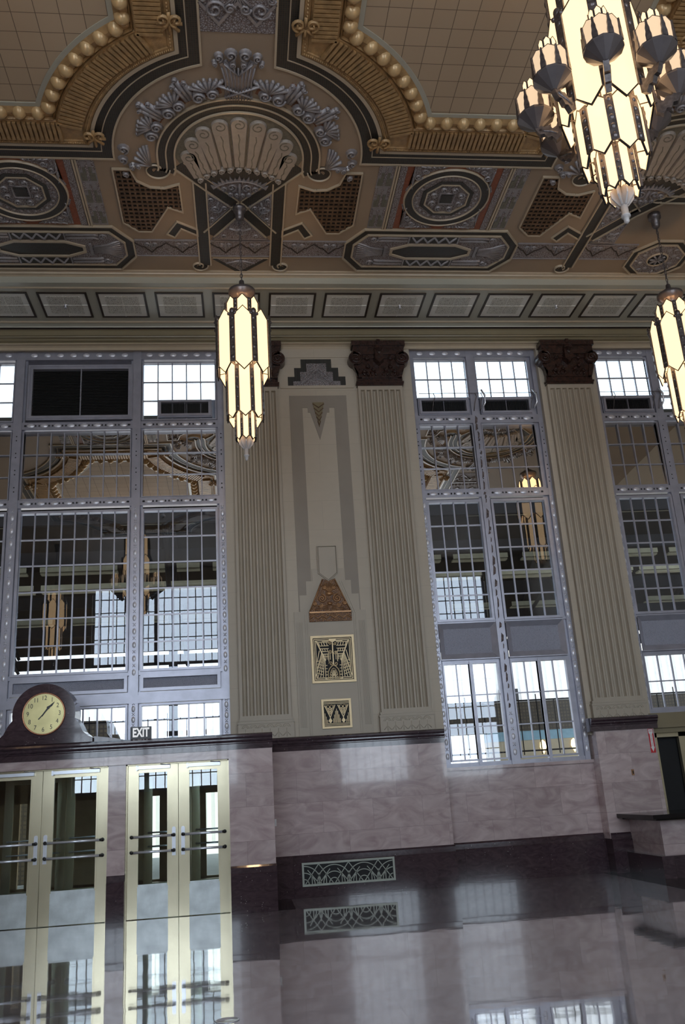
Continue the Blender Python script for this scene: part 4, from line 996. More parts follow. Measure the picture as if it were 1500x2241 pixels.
# marble faces
b = MB(); b.box(.455, 3.74, 16.85, 17.4, .60, 2.52); struct(b.build('wall_centre', 'marble'))
base_run(.455, 3.76, 16.85, 17.4, .70, 'baseboard_centre')
b = MB(); b.box(3.74, 6.75, 17.20, 17.6, .60, 2.0); struct(b.build('wall_right', 'marble'))
base_run(3.76, 6.75, 17.20, 17.6, .70, 'baseboard_right')
struct(MB().box(3.76, 6.72, 17.15, 17.5, 1.985, 2.045).build('trim_18', 'marble'))
b = MB(); b.box(6.72, 7.90, 16.87, 17.6, .6, 2.56); struct(b.build('wall_pier', 'marble'))
cap_run(6.63, 7.98, 16.85, YP, 2.80, 'trim_19'); base_run(6.73, 7.90, 16.87, 17.6, .70, 'baseboard_pier')
# vestibule wall with door openings
b = MB(); D1, D2 = (-4.36, -2.235), (-1.955, -.275); ZT = 2.37
b.box(XW, D1[0], YD, 15.75, .6, 2.52); b.box(D1[1], D2[0], YD+.08, 15.75, .6, 2.52); b.box(D2[1], .45, YD, 15.75, .6, 2.52)
b.box(D1[0], D1[1], YD+.02, 15.75, ZT, 2.52); b.box(D2[0], D2[1], YD+.02, 15.75, ZT, 2.52)
b.box(D1[1]-.001, D2[0]+.001, YD+.02, YD+.09, ZT, 2.52)
struct(b.build('wall_vestibule', 'marble'))
struct(MB().box(.35, .452, YD+.01, 16.9, .6, 2.52).build('wall_vestibule_side', 'marblex'))
base_run(D2[1], .46, YD, 15.7, .70, 'baseboard_left'); base_run(D1[1], D2[0], YD+.10, 15.7, .70, 'baseboard_door'); base_run(XW, D1[0], YD, 15.7, .70, 'baseboard_far')
struct(MB().box(.36, .46, YD, 16.9, 0, .69).build('trim_20', 'redmarble'))
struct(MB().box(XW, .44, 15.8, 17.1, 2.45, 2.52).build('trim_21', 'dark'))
# inside of the vestibule
struct(MB().box(D2[1]+.25, D2[1]+.29, 15.75, 17.5, 0, 2.45).build('wall_lobby_right', 'orange')); struct(MB().box(-2.13, -2.09, 15.75, 17.5, 0, 2.45).build('wall_lobby_left', 'orange'))

# ================================================================== DOORS
def door_leaf(x0, x1, hinge_left, T, wide):
    Y = 15.5; st = .165 if not wide else .17; d = .05; L = empty('door_leaf', ((x0+x1)/2, Y, 0), parent=T); loc = ((x0+x1)/2, Y, 0)
    def bd(mb, n, m): o = mb.build(n, m, L, loc=loc); o.location = (0, 0, 0); return o
    b = MB(); b.box(x0, x0+st, Y, Y+d, .01, 2.35); b.box(x1-st, x1, Y, Y+d, .01, 2.35)
    for x in (x0+st, x1-st): b.box(x-.012, x+.012, Y-.008, Y+d, .48, 2.24)
    bd(b, 'stile', 'brass')
    b = MB(); b.box(x0+st, x1-st, Y, Y+d, 2.23, 2.35); bd(b, 'top_rail', 'brass')
    b = MB(); b.box(x0+st, x1-st, Y+.004, Y+d, .01, .49); b.box(x0+st, x1-st, Y-.004, Y+d, .49, .51); bd(b, 'kick_panel', 'kick')
    bd(MB().box(x0+st, x1-st, Y+.02, Y+.026, .5, 2.23), 'glass_pane', 'g_door')
    for z in (1.234, 1.0):
        b = MB(); a, e = x0+.07, x1-.07
        b.tube([(a+.04, Y-.075, z), (e-.04, Y-.075, z)], .019, 10); P = bd(b, 'push_bar', 'chrome')
        b = MB()
        for x in (a, e): b.tube([(x, Y, z-.005), (x, Y-.075, z)], .017, 8); b.lathe([(.03, 0), (.03, .02), (.02, .025)], 10, (x, Y-.0, z), axis='y')
        for x, sx in ((a, 1), (e, -1)): b.tube([(x-.01*sx, Y-.075, z), (x+.035*sx, Y-.075, z)], .022, 8)
        q = b.build('bar_bracket', 'black', P, loc=loc); q.location = (0, 0, 0)
    xm = x1-.07 if hinge_left else x0+.07
    b = MB(); P2 = [(xm-.03, .92), (xm+.03, .92)]+arc((xm, 1.33), .03, 0, 180, 8); b.prism(P2, WL(Y), 0, .008); bd(b, 'lock_plate', 'chrome')
    b = MB(); xa, xb = (x0+st-.03, x1-st+.04); b.box(xa, xb, Y-.06, Y, 2.285, 2.335); b.box(xa, xa+.03, Y-.07, Y, 2.27, 2.345); b.tube([(xb, Y-.05, 2.34), (xb-.16, Y-.06, 2.355)], .008, 6); bd(b, 'door_closer', 'chrome')
    return L
for i, (a, e, wide) in enumerate(((D2[0], D2[1], False), (D1[0], D1[1], True))):
    T = empty('door_%d' % (i+1), ((a+e)/2, 15.5, 0)); struct(T)
    F = MB(); fw = .02
    F.box(a, a+fw, 15.44, 15.56, 0, 2.37); F.box(e-fw, e, 15.44, 15.56, 0, 2.37); F.box(a, e, 15.44, 15.56, 2.352, 2.37)
    o = F.build('door_frame', 'brass', T, loc=T.location); o.location = (0, 0, 0)
    m = (a+e)/2
    L1 = door_leaf(a+fw, m-.004, True, T, wide); L2 = door_leaf(m+.004, e-fw, False, T, wide)
    for L in (L1, L2): L.location = L.location-T.location
# added screen behind the doors to darken the view; slots stay bright
b = MB()
px = [-9, -4.7, -4.55, -3.1, -2.98, -2.13, -1.83, -.86, -.52, 3]
for i in range(0, len(px), 2): b.box(px[i], px[i+1], 20, 20.1, 0, 3)
b.box(-9, 3, 20, 20.1, 1.9, 3); b.box(-9, 3, 20, 20.1, 0, .25)
struct(b.build('wall_added_screen', 'orange')); struct(MB().box(-9, 3, 17.5, 20.1, 2.45, 2.6).build('ceiling_added_screen', 'dark')); struct(MB().box(3, 3.1, 17.7, 20.1, 0, 2.5).build('wall_added_screen_right', 'orange'))
# outer doors of the vestibule, seen through the glass
for i, (a, e) in enumerate(((D2[0]+.12, D2[1]+.12), (D1[0]+.1, D1[1]+.1))):
    T = empty('door_%d' % (i+3), ((a+e)/2, 17.0, 0)); struct(T); m = (a+e)/2
    b = MB(); Y = 17.0
    for (x0, x1) in ((a, m-.004), (m+.004, e)):
        b.box(x0, x0+.15, Y, Y+.05, 0, 2.36); b.box(x1-.15, x1, Y, Y+.05, 0, 2.36); b.box(x0+.15, x1-.15, Y, Y+.05, 2.20, 2.36); b.box(x0+.15, x1-.15, Y, Y+.05, 0, .42)
    o = b.build('door_leaves', 'brass', T, loc=T.location); o.location = (0, 0, 0)
    b = MB()
    for (x0, x1) in ((a, m), (m, e)):
        for z in (1.25, 1.02): b.tube([(x0+.08, Y-.07, z), (x1-.08, Y-.07, z)], .014, 8)
    o = b.build('push_bars', 'chrome', T, loc=T.location); o.location = (0, 0, 0)
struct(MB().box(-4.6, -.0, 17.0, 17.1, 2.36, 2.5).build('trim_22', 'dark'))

# ================================================================== WINDOWS
def pane_grid(mb, x0, x1, z0, z1, nc, nr, wd=.022, y0=YG-.01, y1=YG+.035, edge=0.03):
    for i in range(1, nc): x = x0+(x1-x0)*i/nc; mb.box(x-wd/2, x+wd/2, y0, y1, z0, z1)
    for i in range(1, nr): z = z0+(z1-z0)*i/nr; mb.box(x0, x1, y0+.004, y1-.004, z-wd/2, z+wd/2)
def frame_rect(mb, x0, x1, z0, z1, wd, y0, y1):
    mb.box(x0-wd, x0, y0, y1, z0-wd, z1+wd); mb.box(x1, x1+wd, y0, y1, z0-wd, z1+wd); mb.box(x0, x1, y0, y1, z0-wd, z0); mb.box(x0, x1, y0, y1, z1, z1+wd)
def rosettes_h(mr, md, x0, x1, z, sp=.26, y=YG-.072):
    f = WL(y); n = max(2, round((x1-x0)/sp)); st = (x1-x0)/n
    for i in range(n):
        u = x0+(i+.5)*st; mr.dome((u, z), .070, .045, .014, f, 10, 2)
    for i in range(n+1):
        u = x0+i*st
        for s_ in (-1, 1): md.dome((min(max(u+s_*.035, x0+.015), x1-.015), z), .016, .022, .006, f, 8, 2)
def rosettes_v(mr, md, x, z0, z1, sp=.25, y=YG-.072, hole=False, rx=.036):
    f = WL(y); n = max(2, round((z1-z0)/sp)); st = (z1-z0)/n
    for i in range(n):
        z = z0+(i+.5)*st
        if hole:
            for s_ in (-1, 1): md.dome((x, z+s_*.045), .014, .014, .006, f, 8, 2)
        else:
            mr.dome((x, z), rx, .062, .014, f, 10, 2); mr.ridge([(x-.025, z+st/2-.03), (x+.025, z+st/2+.03)], .012, .006, f); mr.ridge([(x+.025, z+st/2-.03), (x-.025, z+st/2+.03)], .012, .006, f)
Y0, Y1 = YG-.07, YG+.06
def tilted(mb, x0, x1, z0, z1, t=.042):   # panes leaning a little outwards at the top
    mb.add([(x0, YG+.008, z0), (x1, YG+.008, z0), (x1, YG+.008+t, z1), (x0, YG+.008+t, z1)], [(0, 1, 2, 3)])
def window_obj(name, loc):
    T = empty(name, loc); struct(T); return T
def addp(mb, n, m, T):
    if not mb.v: return None
    o = mb.build(n, m, T, loc=T.location); o.location = (0, 0, 0); return o
def louver(mb, x0, x1, z0, z1, y=YG+.02, vert=True, st=.03):
    n = int(((x1-x0) if vert else (z1-z0))/st)
    for i in range(n):
        if vert: x = x0+(i+.5)*st; mb.box(x-.005, x+.005, y-.03, y, z0, z1)
        else: z = z0+(i+.5)*st; mb.box(x0, x1, y-.03, y, z-.004, z+.004)
def vent(x0, x1, z0, z1, label, mid=True):
    T = empty('window_vent', ((x0+x1)/2, YG, z0)); tag(T, label, 'vent', 'small dark vents in the clerestory')
    b = MB(); frame_rect(b, x0, x1, z0, z1, .05, YG-.10, YG+.02)
    frame_rect(b, x0-.05, x1+.05, z0-.05, z1+.05, .02, YG-.06, YG+.02)
    if mid: b.box((x0+x1)/2-.004, (x0+x1)/2+.004, YG-.08, YG-.02, z0, z1)
    addp(b, 'vent_frame', 'alum', T); b = MB(); b.box(x0, x1, YG+.0, YG+.02, z0, z1); louver(b, x0, x1, z0, z1, YG-.01); addp(b, 'vent_louver', 'louver', T)
# ---- right hand bays
def bay(name, X0, X1, low_z0, low, second_vent, tag_txt):
    T = window_obj(name, ((X0+X1)/2, YG, low_z0)); xm = (X0+X1)/2-.055 if name == 'window_2' else (X0+X1)/2
    fr_, gd, mu, mr, md = MB(), MB(), MB(), MB(), MB()
    gc, gm, gr = MB(), MB(), MB()
    halves = ((X0+.12, xm-.12), (xm+.12, X1-.20))
    # uprights
    fr_.box(X0, X0+.10, Y0, Y1+.2, low_z0-.1, 10.94); fr_.box(X1-.10, X1, Y0, Y1+.2, low_z0-.1, 10.94)
    fr_.box(xm-.085, xm+.085, Y0, Y1, low_z0-.08, 10.94)
    fr_.box(X0+.09, X1-.09, Y0+.006, Y1, 10.78, 10.94)
    for (a, e) in ((9.18, 9.37), (7.49, 7.65)): fr_.box(X0+.09, X1-.09, Y0+.006, Y1, a, e)
    fr_.box(X0, X1, Y0+.02, Y1, 4.82, 4.88); fr_.box(X0, X1, Y0+.02, Y1, low_z0-.09, low_z0)
    for (a, e) in halves: fr_.box(a-.11, a, YG, Y1, low_z0-.05, 10.9); fr_.box(e, e+.11, YG, Y1, low_z0-.05, 10.9)
    for (a, e) in halves:
        rosettes_h(mr, md, a+.02, e-.02, 9.275); rosettes_h(mr, md, a+.02, e-.02, 7.57); rosettes_h(mr, MB(), a, e, 10.86)
        # top lights
        frame_rect(fr_, a, e, 9.80, 10.71, .03, Y0+.02, Y1); pane_grid(mu, a, e, 9.80, 10.71, 4, 2, .024)
        gc.box(a, e, YG+.01, YG+.016, 9.80, 10.71)
        frame_rect(fr_, a, e, 7.68, 9.13, .022, Y0+.02, Y1); pane_grid(mu, a, e, 7.68, 9.13, 4, 3, .022); tilted(gr, a, e, 7.68, 9.13)
        frame_rect(fr_, a+.03, e-.03, 4.90, 7.38, .05, Y0-.01, Y1); pane_grid(mu, a+.03, e-.03, 4.90, 7.38, 4, 5, .026); gm.box(a+.03, e-.03, YG+.01, YG+.016, 4.90, 7.38)
    for k, (a, e) in enumerate(halves):
        if k == 0 or second_vent:
            fr_.box(a, e, YG+.03, Y1+.02, 9.37, 9.79)
        else:
            pane_grid(mu, a, e, 9.40, 9.80, 4, 1, .024); gc.box(a, e, YG+.01, YG+.016, 9.40, 9.80)
    # spandrels
    sp = MB()
    for (a, e) in halves:
        z0, z1 = 4.10, 4.82
        sp.box(a+.09, e-.09, YG-.02, YG+.02, z0+.10, z1-.10)
        for (q0, q1, q2, q3) in (((a-.02, z0), (e+.02, z0), (e-.09, z0+.11), (a+.09, z0+.11)), ((e+.02, z0), (e+.02, z1), (e-.09, z1-.11), (e-.09, z0+.11)), ((e+.02, z1), (a-.02, z1), (a+.09, z1-.11), (e-.09, z1-.11)), ((a-.02, z1), (a-.02, z0), (a+.09, z0+.11), (a+.09, z1-.11))):
            v = [(p[0], YG-.10, p[1]) for p in (q0, q1)]+[(p[0], YG-.02, p[1]) for p in (q2, q3)]; fr_.add(v, [(0, 1, 2, 3)])
        fr_.box(a-.02, e+.02, YG-.10, Y1, z0-.02, z0); fr_.box(a-.02, e+.02, YG-.10, Y1, z1-.01, z1+.01)
    # low lights
    for (a, e) in halves:
        m_ = (a+e)/2
        fr_.box(a, e, Y0+.03, Y1, 4.03, 4.10)
        if low:
            frame_rect(fr_, a+.03, m_-.03, low_z0+.06, 4.0, .03, YG-.04, Y1); frame_rect(fr_, m_+.03, e-.03, low_z0+.06, 4.0, .03, YG-.04, Y1)
            pane_grid(mu, a+.03, m_-.03, low_z0+.06, 4.0, 2, 3, .022); pane_grid(mu, m_+.03, e-.03, low_z0+.06, 4.0, 2, 3, .022)
            fr_.box(m_-.03, m_+.03, YG-.07, Y1, low_z0-.05, 4.05)
        else:
            frame_rect(fr_, a+.03, e-.03, low_z0+.03, 4.0, .03, YG-.04, Y1); pane_grid(mu, a+.03, e-.03, low_z0+.03, 4.0, 4, 2, .022)
        gm.box(a, e, YG+.01, YG+.016, low_z0, 4.03)
    for x in (X0+.05, X1-.05):
        rosettes_v(mr, md, x, 7.7, 9.15, .32, hole=True); rosettes_v(mr, md, x, low_z0, 7.45, .262)
    rosettes_v(mr, md, xm, 7.7, 9.15, .32, hole=True); rosettes_v(mr, md, xm, low_z0, 3.0, .262)
    addp(fr_, 'window_frame', 'alum', T); addp(mu, 'muntins', 'alum', T); addp(mr, 'rosette_band', 'rosette', T); addp(md, 'pierced_holes', 'black', T); addp(sp, 'spandrel_panel', 'spandrel', T)
    addp(gc, 'clear_panes', 'g_clear', T); addp(gr, 'reflective_panes', 'g_mirror', T); addp(gm, 'old_glass_panes', 'g_mid', T)
    rs = MB()
    rr = random.Random(3)
    z = 3.1
    while z < 9.2:
        h = rr.uniform(.06, .25); wd = rr.uniform(.012, .035); u = xm+rr.uniform(-.02, .02)
        rs.prism([(u-wd, z), (u+wd*.6, z+h*.15), (u+wd, z+h*.7), (u-wd*.3, z+h)], WL(Y0-.001), 0, .004); z += h*rr.uniform(.8, 1.5)
    if name == 'window_2': addp(rs, 'rust_streak', 'rust', T)
    vent(halves[0][0]+.08, halves[0][1]-.08, 9.45, 9.71, 'small dark vent under the left clerestory light of the '+tag_txt)
    if second_vent: vent(halves[1][0]+.08, halves[1][1]-.08, 9.45, 9.71, 'small dark vent under the right clerestory light of the '+tag_txt)
    return T, halves, xm
W2, H2, xm2 = bay('window_2', 3.80, 6.68, 2.12, True, True, 'middle window')
W3, H3, xm3 = bay('window_3', 7.97, 10.85, 2.93, False, False, 'far right window')
# opening gear above the vents
for (x0, x1, l) in ((3.95, 6.6, 'middle'), (8.05, 10.7, 'far right')):
    T = empty('window_opener_rod', (x0, YG-.13, 9.86)); tag(T, 'thin metal opener rod with hooks across the %s window' % l, 'window opener', 'clerestory opener rods')
    b = MB(); b.tube([(x0, YG-.13, 9.86), (x1, YG-.13, 9.86)], .007, 6); addp(b, 'rod', 'pewter', T)
    for u in (.12, .47, .52, .95):
        x = x0+(x1-x0)*u; b = MB(); b.tube([(x, YG-.13, 9.86), (x+.03, YG-.13, 9.78), (x-.01, YG-.12, 9.66), (x-.05, YG-.10, 9.45)], .009, 6); addp(b, 'hook', 'pewter', T)
    for u in (.53, .97):
        x = x0+(x1-x0)*u; b = MB(); b.tube([(x, YG-.10, 9.95), (x+.05, YG-.15, 9.80), (x+.04, YG-.15, 9.62), (x-.02, YG-.10, 9.50)], .022, 8); addp(b, 'curved_arm', 'chrome', T)
# ---- left bay
T = W1_ = window_obj('window_1', (-3.27, YG, 2.76)); X0, X1 = -6.28, -.26
fr_, mu, mr, md, sp, gc, gm, gr = [MB() for _ in range(8)]
M1, M2 = -4.45, -2.06
cols = [(X0+.16, M1-.13, 5, False), (M1+.13, M2-.13, 8, True), (M2+.13, X1-.18, 5, False)]
for x in (M1, M2): fr_.box(x-.085, x+.085, Y0-.02, Y1, 2.7, 10.94)
fr_.box(X1-.13, X1, Y0, Y1+.2, 2.7, 10.94); fr_.box(X0, X0+.13, Y0, Y1+.2, 2.7, 10.94)
fr_.box(X0+.12, X1-.12, Y0+.006, Y1, 10.76, 10.94)
for (a, e) in ((9.17, 9.33), (7.48, 7.65)): fr_.box(X0+.12, X1-.12, Y0+.006, Y1, a, e)
fr_.box(X0, X1, Y0+.02, Y1, 4.08, 4.17); fr_.box(X0, X1, Y0-.03, Y1, 3.55, 3.70); fr_.box(X0+.12, X1-.12, Y0+.006, Y1, 3.70, 3.76)
for (a, e, n, wide) in cols:
    fr_.box(a-.12, a, YG, Y1, 2.72, 10.9); fr_.box(e, e+.12, YG, Y1, 2.72, 10.9)
    rosettes_h(mr, md, a, e, 9.25, .27); rosettes_h(mr, md, a, e, 7.565, .27); rosettes_h(mr, MB(), a, e, 10.86, .27)
    frame_rect(fr_, a, e, 7.68, 9.12, .02, Y0+.02, Y1); pane_grid(mu, a, e, 7.68, 9.12, n, 3, .020); tilted(gr, a, e, 7.68, 9.13)
    frame_rect(fr_, a+.03, e-.03, 4.19, 7.36, .045, Y0-.01, Y1); pane_grid(mu, a+.03, e-.03, 4.19, 7.36, n, 6, .024); gm.box(a+.03, e-.03, YG+.01, YG+.016, 4.19, 7.36)
    sp.box(a+.05, e-.05, YG-.03, YG+.02, 3.83, 4.02); frame_rect(fr_, a+.05, e-.05, 3.83, 4.02, .06, Y0-.02, Y1)
    frame_rect(fr_, a+.02, e-.02, 2.72, 3.50, .04, Y0, Y1); pane_grid(mu, a+.02, e-.02, 2.72, 3.50, n, 1, .026); gm.box(a, e, YG+.01, YG+.016, 2.72, 3.52)
    if not wide:
        frame_rect(fr_, a, e, 9.38, 10.68, .03, Y0+.02, Y1); pane_grid(mu, a, e, 9.38, 10.68, n, 3, .024); gc.box(a, e, YG+.01, YG+.016, 9.38, 10.68)
for x in (M1, M2, X1-.07, X0+.07):
    rosettes_v(mr, md, x, 7.68, 9.15, .42, hole=True, y=YG-.092); rosettes_v(mr, md, x, 4.0, 7.4, .268, y=YG-.092); rosettes_v(mr, md, x, 2.75, 3.55, .2, y=YG-.092)
addp(fr_, 'window_frame', 'alum', T); addp(mu, 'muntins', 'alum', T); addp(mr, 'rosette_band', 'rosette', T); addp(md, 'pierced_holes', 'black', T); addp(sp, 'spandrel_panel', 'spandrel', T)
addp(gc, 'clear_panes', 'g_clear', T); addp(gr, 'reflective_panes', 'g_mirror', T); addp(gm, 'old_glass_panes', 'g_mid', T)
vent(-1.56, -.58, 9.48, 9.74, 'small dark vent in the clerestory left of the central lantern')
# large louvred grille
addp(MB().box(-4.36, -2.14, YG+.045, YG+.06, 9.33, 10.78), 'grille_backing', 'alumd', W1_)
addp(MB().box(-1.62, -.40, YG+.022, YG+.04, 9.37, 9.83), 'vent_backing', 'alum', W1_)
T = empty('louver_grille', (-3.25, YG, 9.36)); tag(T, 'large black louvred grille in a metal frame at the top of the left window', 'louver')
b = MB(); frame_rect(b, -4.19, -2.24, 9.47, 10.53, .10, Y0-.02, Y1); frame_rect(b, -4.24, -2.19, 9.42, 10.58, .02, Y0-.04, Y1); b.box(-3.225, -3.205, Y0, Y1, 9.47, 10.53); addp(b, 'grille_frame', 'alum', T)
b = MB(); b.box(-4.19, -2.24, YG+.02, YG+.04, 9.47, 10.53); louver(b, -4.19, -2.24, 9.47, 10.53, YG, False, .035); addp(b, 'louver_blades', 'louver', T)

# ================================================================== FITTINGS ON THE VESTIBULE LEDGE
T = empty('clock', (-3.285, YD, 2.76)); tag(T, 'round brass clock in a dark marble housing on top of the door wall ledge', 'clock'); c = (-3.285, 3.255)
f = WL(YD+.12)
P = [(c[0]-.80, 2.76), (c[0]+.80, 2.76), (c[0]+.80, 2.83), (c[0]+.72, 2.87), (c[0]+.64, 2.98)]
body = [(-.80, 2.76), (.80, 2.76), (.80, 2.84), (.72, 2.88), (.64, 2.95), (.60, 3.03), (.575, 3.08)]+[(.515*math.cos(math.radians(a)), 3.255+.50*math.sin(math.radians(a))) for a in range(-10, 191, 8)]+[(-.575, 3.08), (-.60, 3.03), (-.64, 2.95), (-.72, 2.88), (-.80, 2.84)]
addp(MB().prism([(c[0]+u, z) for u, z in body], f, -.35, .12, .008), 'housing', 'redmarble', T)
addp(MB().prism([(c[0]+.80, 2.76), (c[0]+1.38, 2.76), (c[0]+1.10, 2.82), (c[0]+.80, 2.86)], f, -.2, .02), 'side_scroll', 'redmarble', T)
addp(MB().prism([(c[0]-.80, 2.76), (c[0]-1.38, 2.76), (c[0]-1.10, 2.82), (c[0]-.80, 2.86)], f, -.2, .02), 'side_scroll', 'redmarble', T)
f = WL(YD)
D = addp(MB().prism(arc(c, .325, 0, 360, 40)[:-1], f, 0, .015), 'dial', 'clock', T)
addp(MB().ridge(arc(c, .335, 0, 360, 48)[:-1], .03, .03, f, True), 'bezel', 'copper', T)
addp(MB().ridge(arc(c, .12, 0, 360, 32)[:-1], .012, .006, f, True, .014), 'dial_ring', 'clock', D)
for k in range(1, 13):
    a = math.radians(90-30*k); text(str(k), .105, 'black', D, (.255*math.cos(a), -.017, c[1]-2.76+.255*math.sin(a)), depth=.001, name='numeral', sx=.85)
def hand(ang, ln_, wd, tail):
    a = math.radians(90-ang); d = (math.cos(a), math.sin(a)); n_ = (-d[1], d[0])
    p = lambda l, w_: (c[0]+d[0]*l+n_[0]*w_, c[1]+d[1]*l+n_[1]*w_)
    return [p(-tail, wd*.5), p(-tail, -wd*.5), p(ln_*.55, -wd*.5), p(ln_*.68, -wd*1.2), p(ln_, 0), p(ln_*.68, wd*1.2), p(ln_*.55, wd*.5)]
addp(MB().prism(hand(36, .17, .022, .05), f, .018, .022), 'hour_hand', 'black', T); addp(MB().prism(hand(42, .26, .014, .12), f, .024, .028), 'minute_hand', 'black', T)
T = empty('exit_sign', (-1.71, YD+.0, 2.76)); tag(T, 'black exit sign with white letters standing on the ledge above the doors', 'exit sign')
addp(MB().box(-1.88, -1.54, YD+.0, YD+.07, 2.765, 2.965), 'sign_box', 'black', T)
text('EXIT', .20, 'glowwhite', T, (0, -.003, .105), depth=.001, sx=.66, name='lettering', off=.007)
for (a, e, yf) in ((0, 0, 0),): pass

# vent grille in the base
T = empty('baseboard_vent', (1.78, 16.78, .18)); tag(T, 'long pale vent grille with overlapping arches in the dark marble base', 'vent grille')
f = WL(16.80); x0, x1, z0, z1 = .95, 2.61, .185, .572
addp(MB().prism([(x0, z0), (x1, z0), (x1, z1), (x0, z1)], f, 0, .005), 'grille_void', 'dark', T)
addp(MB().strip([(x0+.015, z0+.015), (x1-.015, z0+.015), (x1-.015, z1-.015), (x0+.015, z1-.015)], .035, .03, f, True), 'grille_frame', 'ventg', T)
b = MB(); x0 += .03; x1 -= .03; z0 += .03; z1 -= .03; p_ = (x1-x0)/4; hh = z1-z0
p_ = (x1-x0)/3
def put(pts):
    L = [q for q in pts if x0-.001 <= q[0] <= x1+.001 and z0-.001 <= q[1] <= z1+.001]
    if len(L) > 1: b.strip(L, .014, .018, f)
def dense(p, q, n=24): return [(p[0]+(q[0]-p[0])*i/n, p[1]+(q[1]-p[1])*i/n) for i in range(n+1)]
for k in range(4):
    cu = x0+p_*k
    for r in (.085, .19, .30): put(arc((cu, z0), r, 0, 90, 18)); put(arc((cu, z0), r, 90, 180, 18))
    for s_ in (-1, 1): put(dense((cu+s_*.14, z0), (cu+s_*.14, z0+hh*.42)))
for k in range(3):
    cu = x0+p_*(k+.5)
    for s_ in (-1, 1):
        put(dense((cu, z1), (cu+s_*.25, z0))); put(dense((cu, z0), (cu+s_*.20, z0+hh*.72)))
    put(dense((cu, z0), (cu, z0+hh*.55)))
addp(b, 'arched_bars', 'ventg', T)
# small wall fittings
o = MB().box(.49, .53, 16.835, 16.85, 1.22, 1.34).build('wall_socket', 'white', loc=(.51, 16.84, 1.28)); tag(o, 'small white socket plate on the pink marble beside the door wall corner', 'socket')
T = empty('light_switch', (7.345, 16.87, 1.75)); tag(T, 'small bronze switch plate on the marble pier', 'light switch')
addp(MB().prism([(7.32, 1.70), (7.375, 1.70), (7.375, 1.81), (7.32, 1.81)], WL(16.87), 0, .012, .006), 'plate', 'bronzeh', T); addp(MB().prism([(7.338, 1.725), (7.357, 1.725), (7.357, 1.785), (7.338, 1.785)], WL(16.86), 0, .008), 'toggle', 'dark', T)
T = empty('fire_extinguisher_sign', (7.82, 16.87, 2.33)); tag(T, 'narrow red and white vertical arrow sign on the marble pier', 'sign')
f = WL(16.87); addp(MB().prism([(7.775, 2.09), (7.875, 2.09), (7.875, 2.54), (7.775, 2.54)], f, 0, .004), 'sign_plate', 'red', T)
addp(MB().prism([(7.80, 2.44), (7.80, 2.20), (7.785, 2.20), (7.825, 2.11), (7.865, 2.20), (7.85, 2.20), (7.85, 2.44), (7.866, 2.46), (7.866, 2.53), (7.784, 2.53), (7.784, 2.46)], f, .004, .006), 'arrow', 'white', T)
text('FIRE', .035, 'red', T, (.005, -.008, .165), depth=.0005, sx=.9); text('\n'.join('EXTINGUISHER'), .026, 'red', T, (.005, -.008, -.005), depth=.0005, sx=.9, line=.72)
o = MB().lathe([(.10, 0), (.10, .004), (.085, .006), (.085, .004), (.01, .004)], 24, (-.20, 8.17, 0)).build('floor_drain', 'chrome', loc=(-.20, 8.17, 0)); tag(o, 'small round metal floor cover at the bottom edge of the photo', 'floor cover')

# ticket counter at the right
T = empty('marble_counter', (8.6, 15.6, 0)); tag(T, 'pink marble counter with a dark polished top and dark plinth at the right edge', 'counter')
addp(MB().box(7.12, 10.4, 15.55, 16.86, .36, .96), 'counter_body', 'marblex', T)
addp(MB().box(6.98, 10.4, 15.38, 16.86, 0, .36), 'plinth', 'redmarble', T)
b = MB(); b.prism([(6.90, 15.30), (10.4, 15.30), (10.4, 16.86), (6.90, 16.86)], lambda u, v, w_: (u, v, w_), .96, 1.03, .0); b.box(7.0, 10.4, 15.42, 16.86, .93, .96)
addp(b, 'counter_top', 'darkfloor', T)
# doors and beam under the far right window
struct(MB().box(7.90, 10.85, 17.0, 17.5, 2.46, 2.55).build('trim_23', 'olive')); struct(MB().box(7.90, 10.85, 16.94, 17.5, 2.55, 2.62).build('trim_24', 'olive')); struct(MB().box(7.90, 10.85, 17.02, 17.5, 2.62, 2.84).build('trim_25', 'olive'))
T = empty('door_5', (9.4, 17.2, 0)); struct(T); b = MB()
for x in (7.98, 8.52, 9.2, 9.9): b.box(x, x+(.09 if x < 8.2 else .15), 17.15, 17.25, 0, 2.46)
b.box(7.98, 10.3, 17.15, 17.25, 2.38, 2.46); addp(b, 'door_frame', 'brass', T); addp(MB().box(7.98, 10.85, 17.3, 17.32, 0, 2.46), 'dark_doorway', 'dark', T)

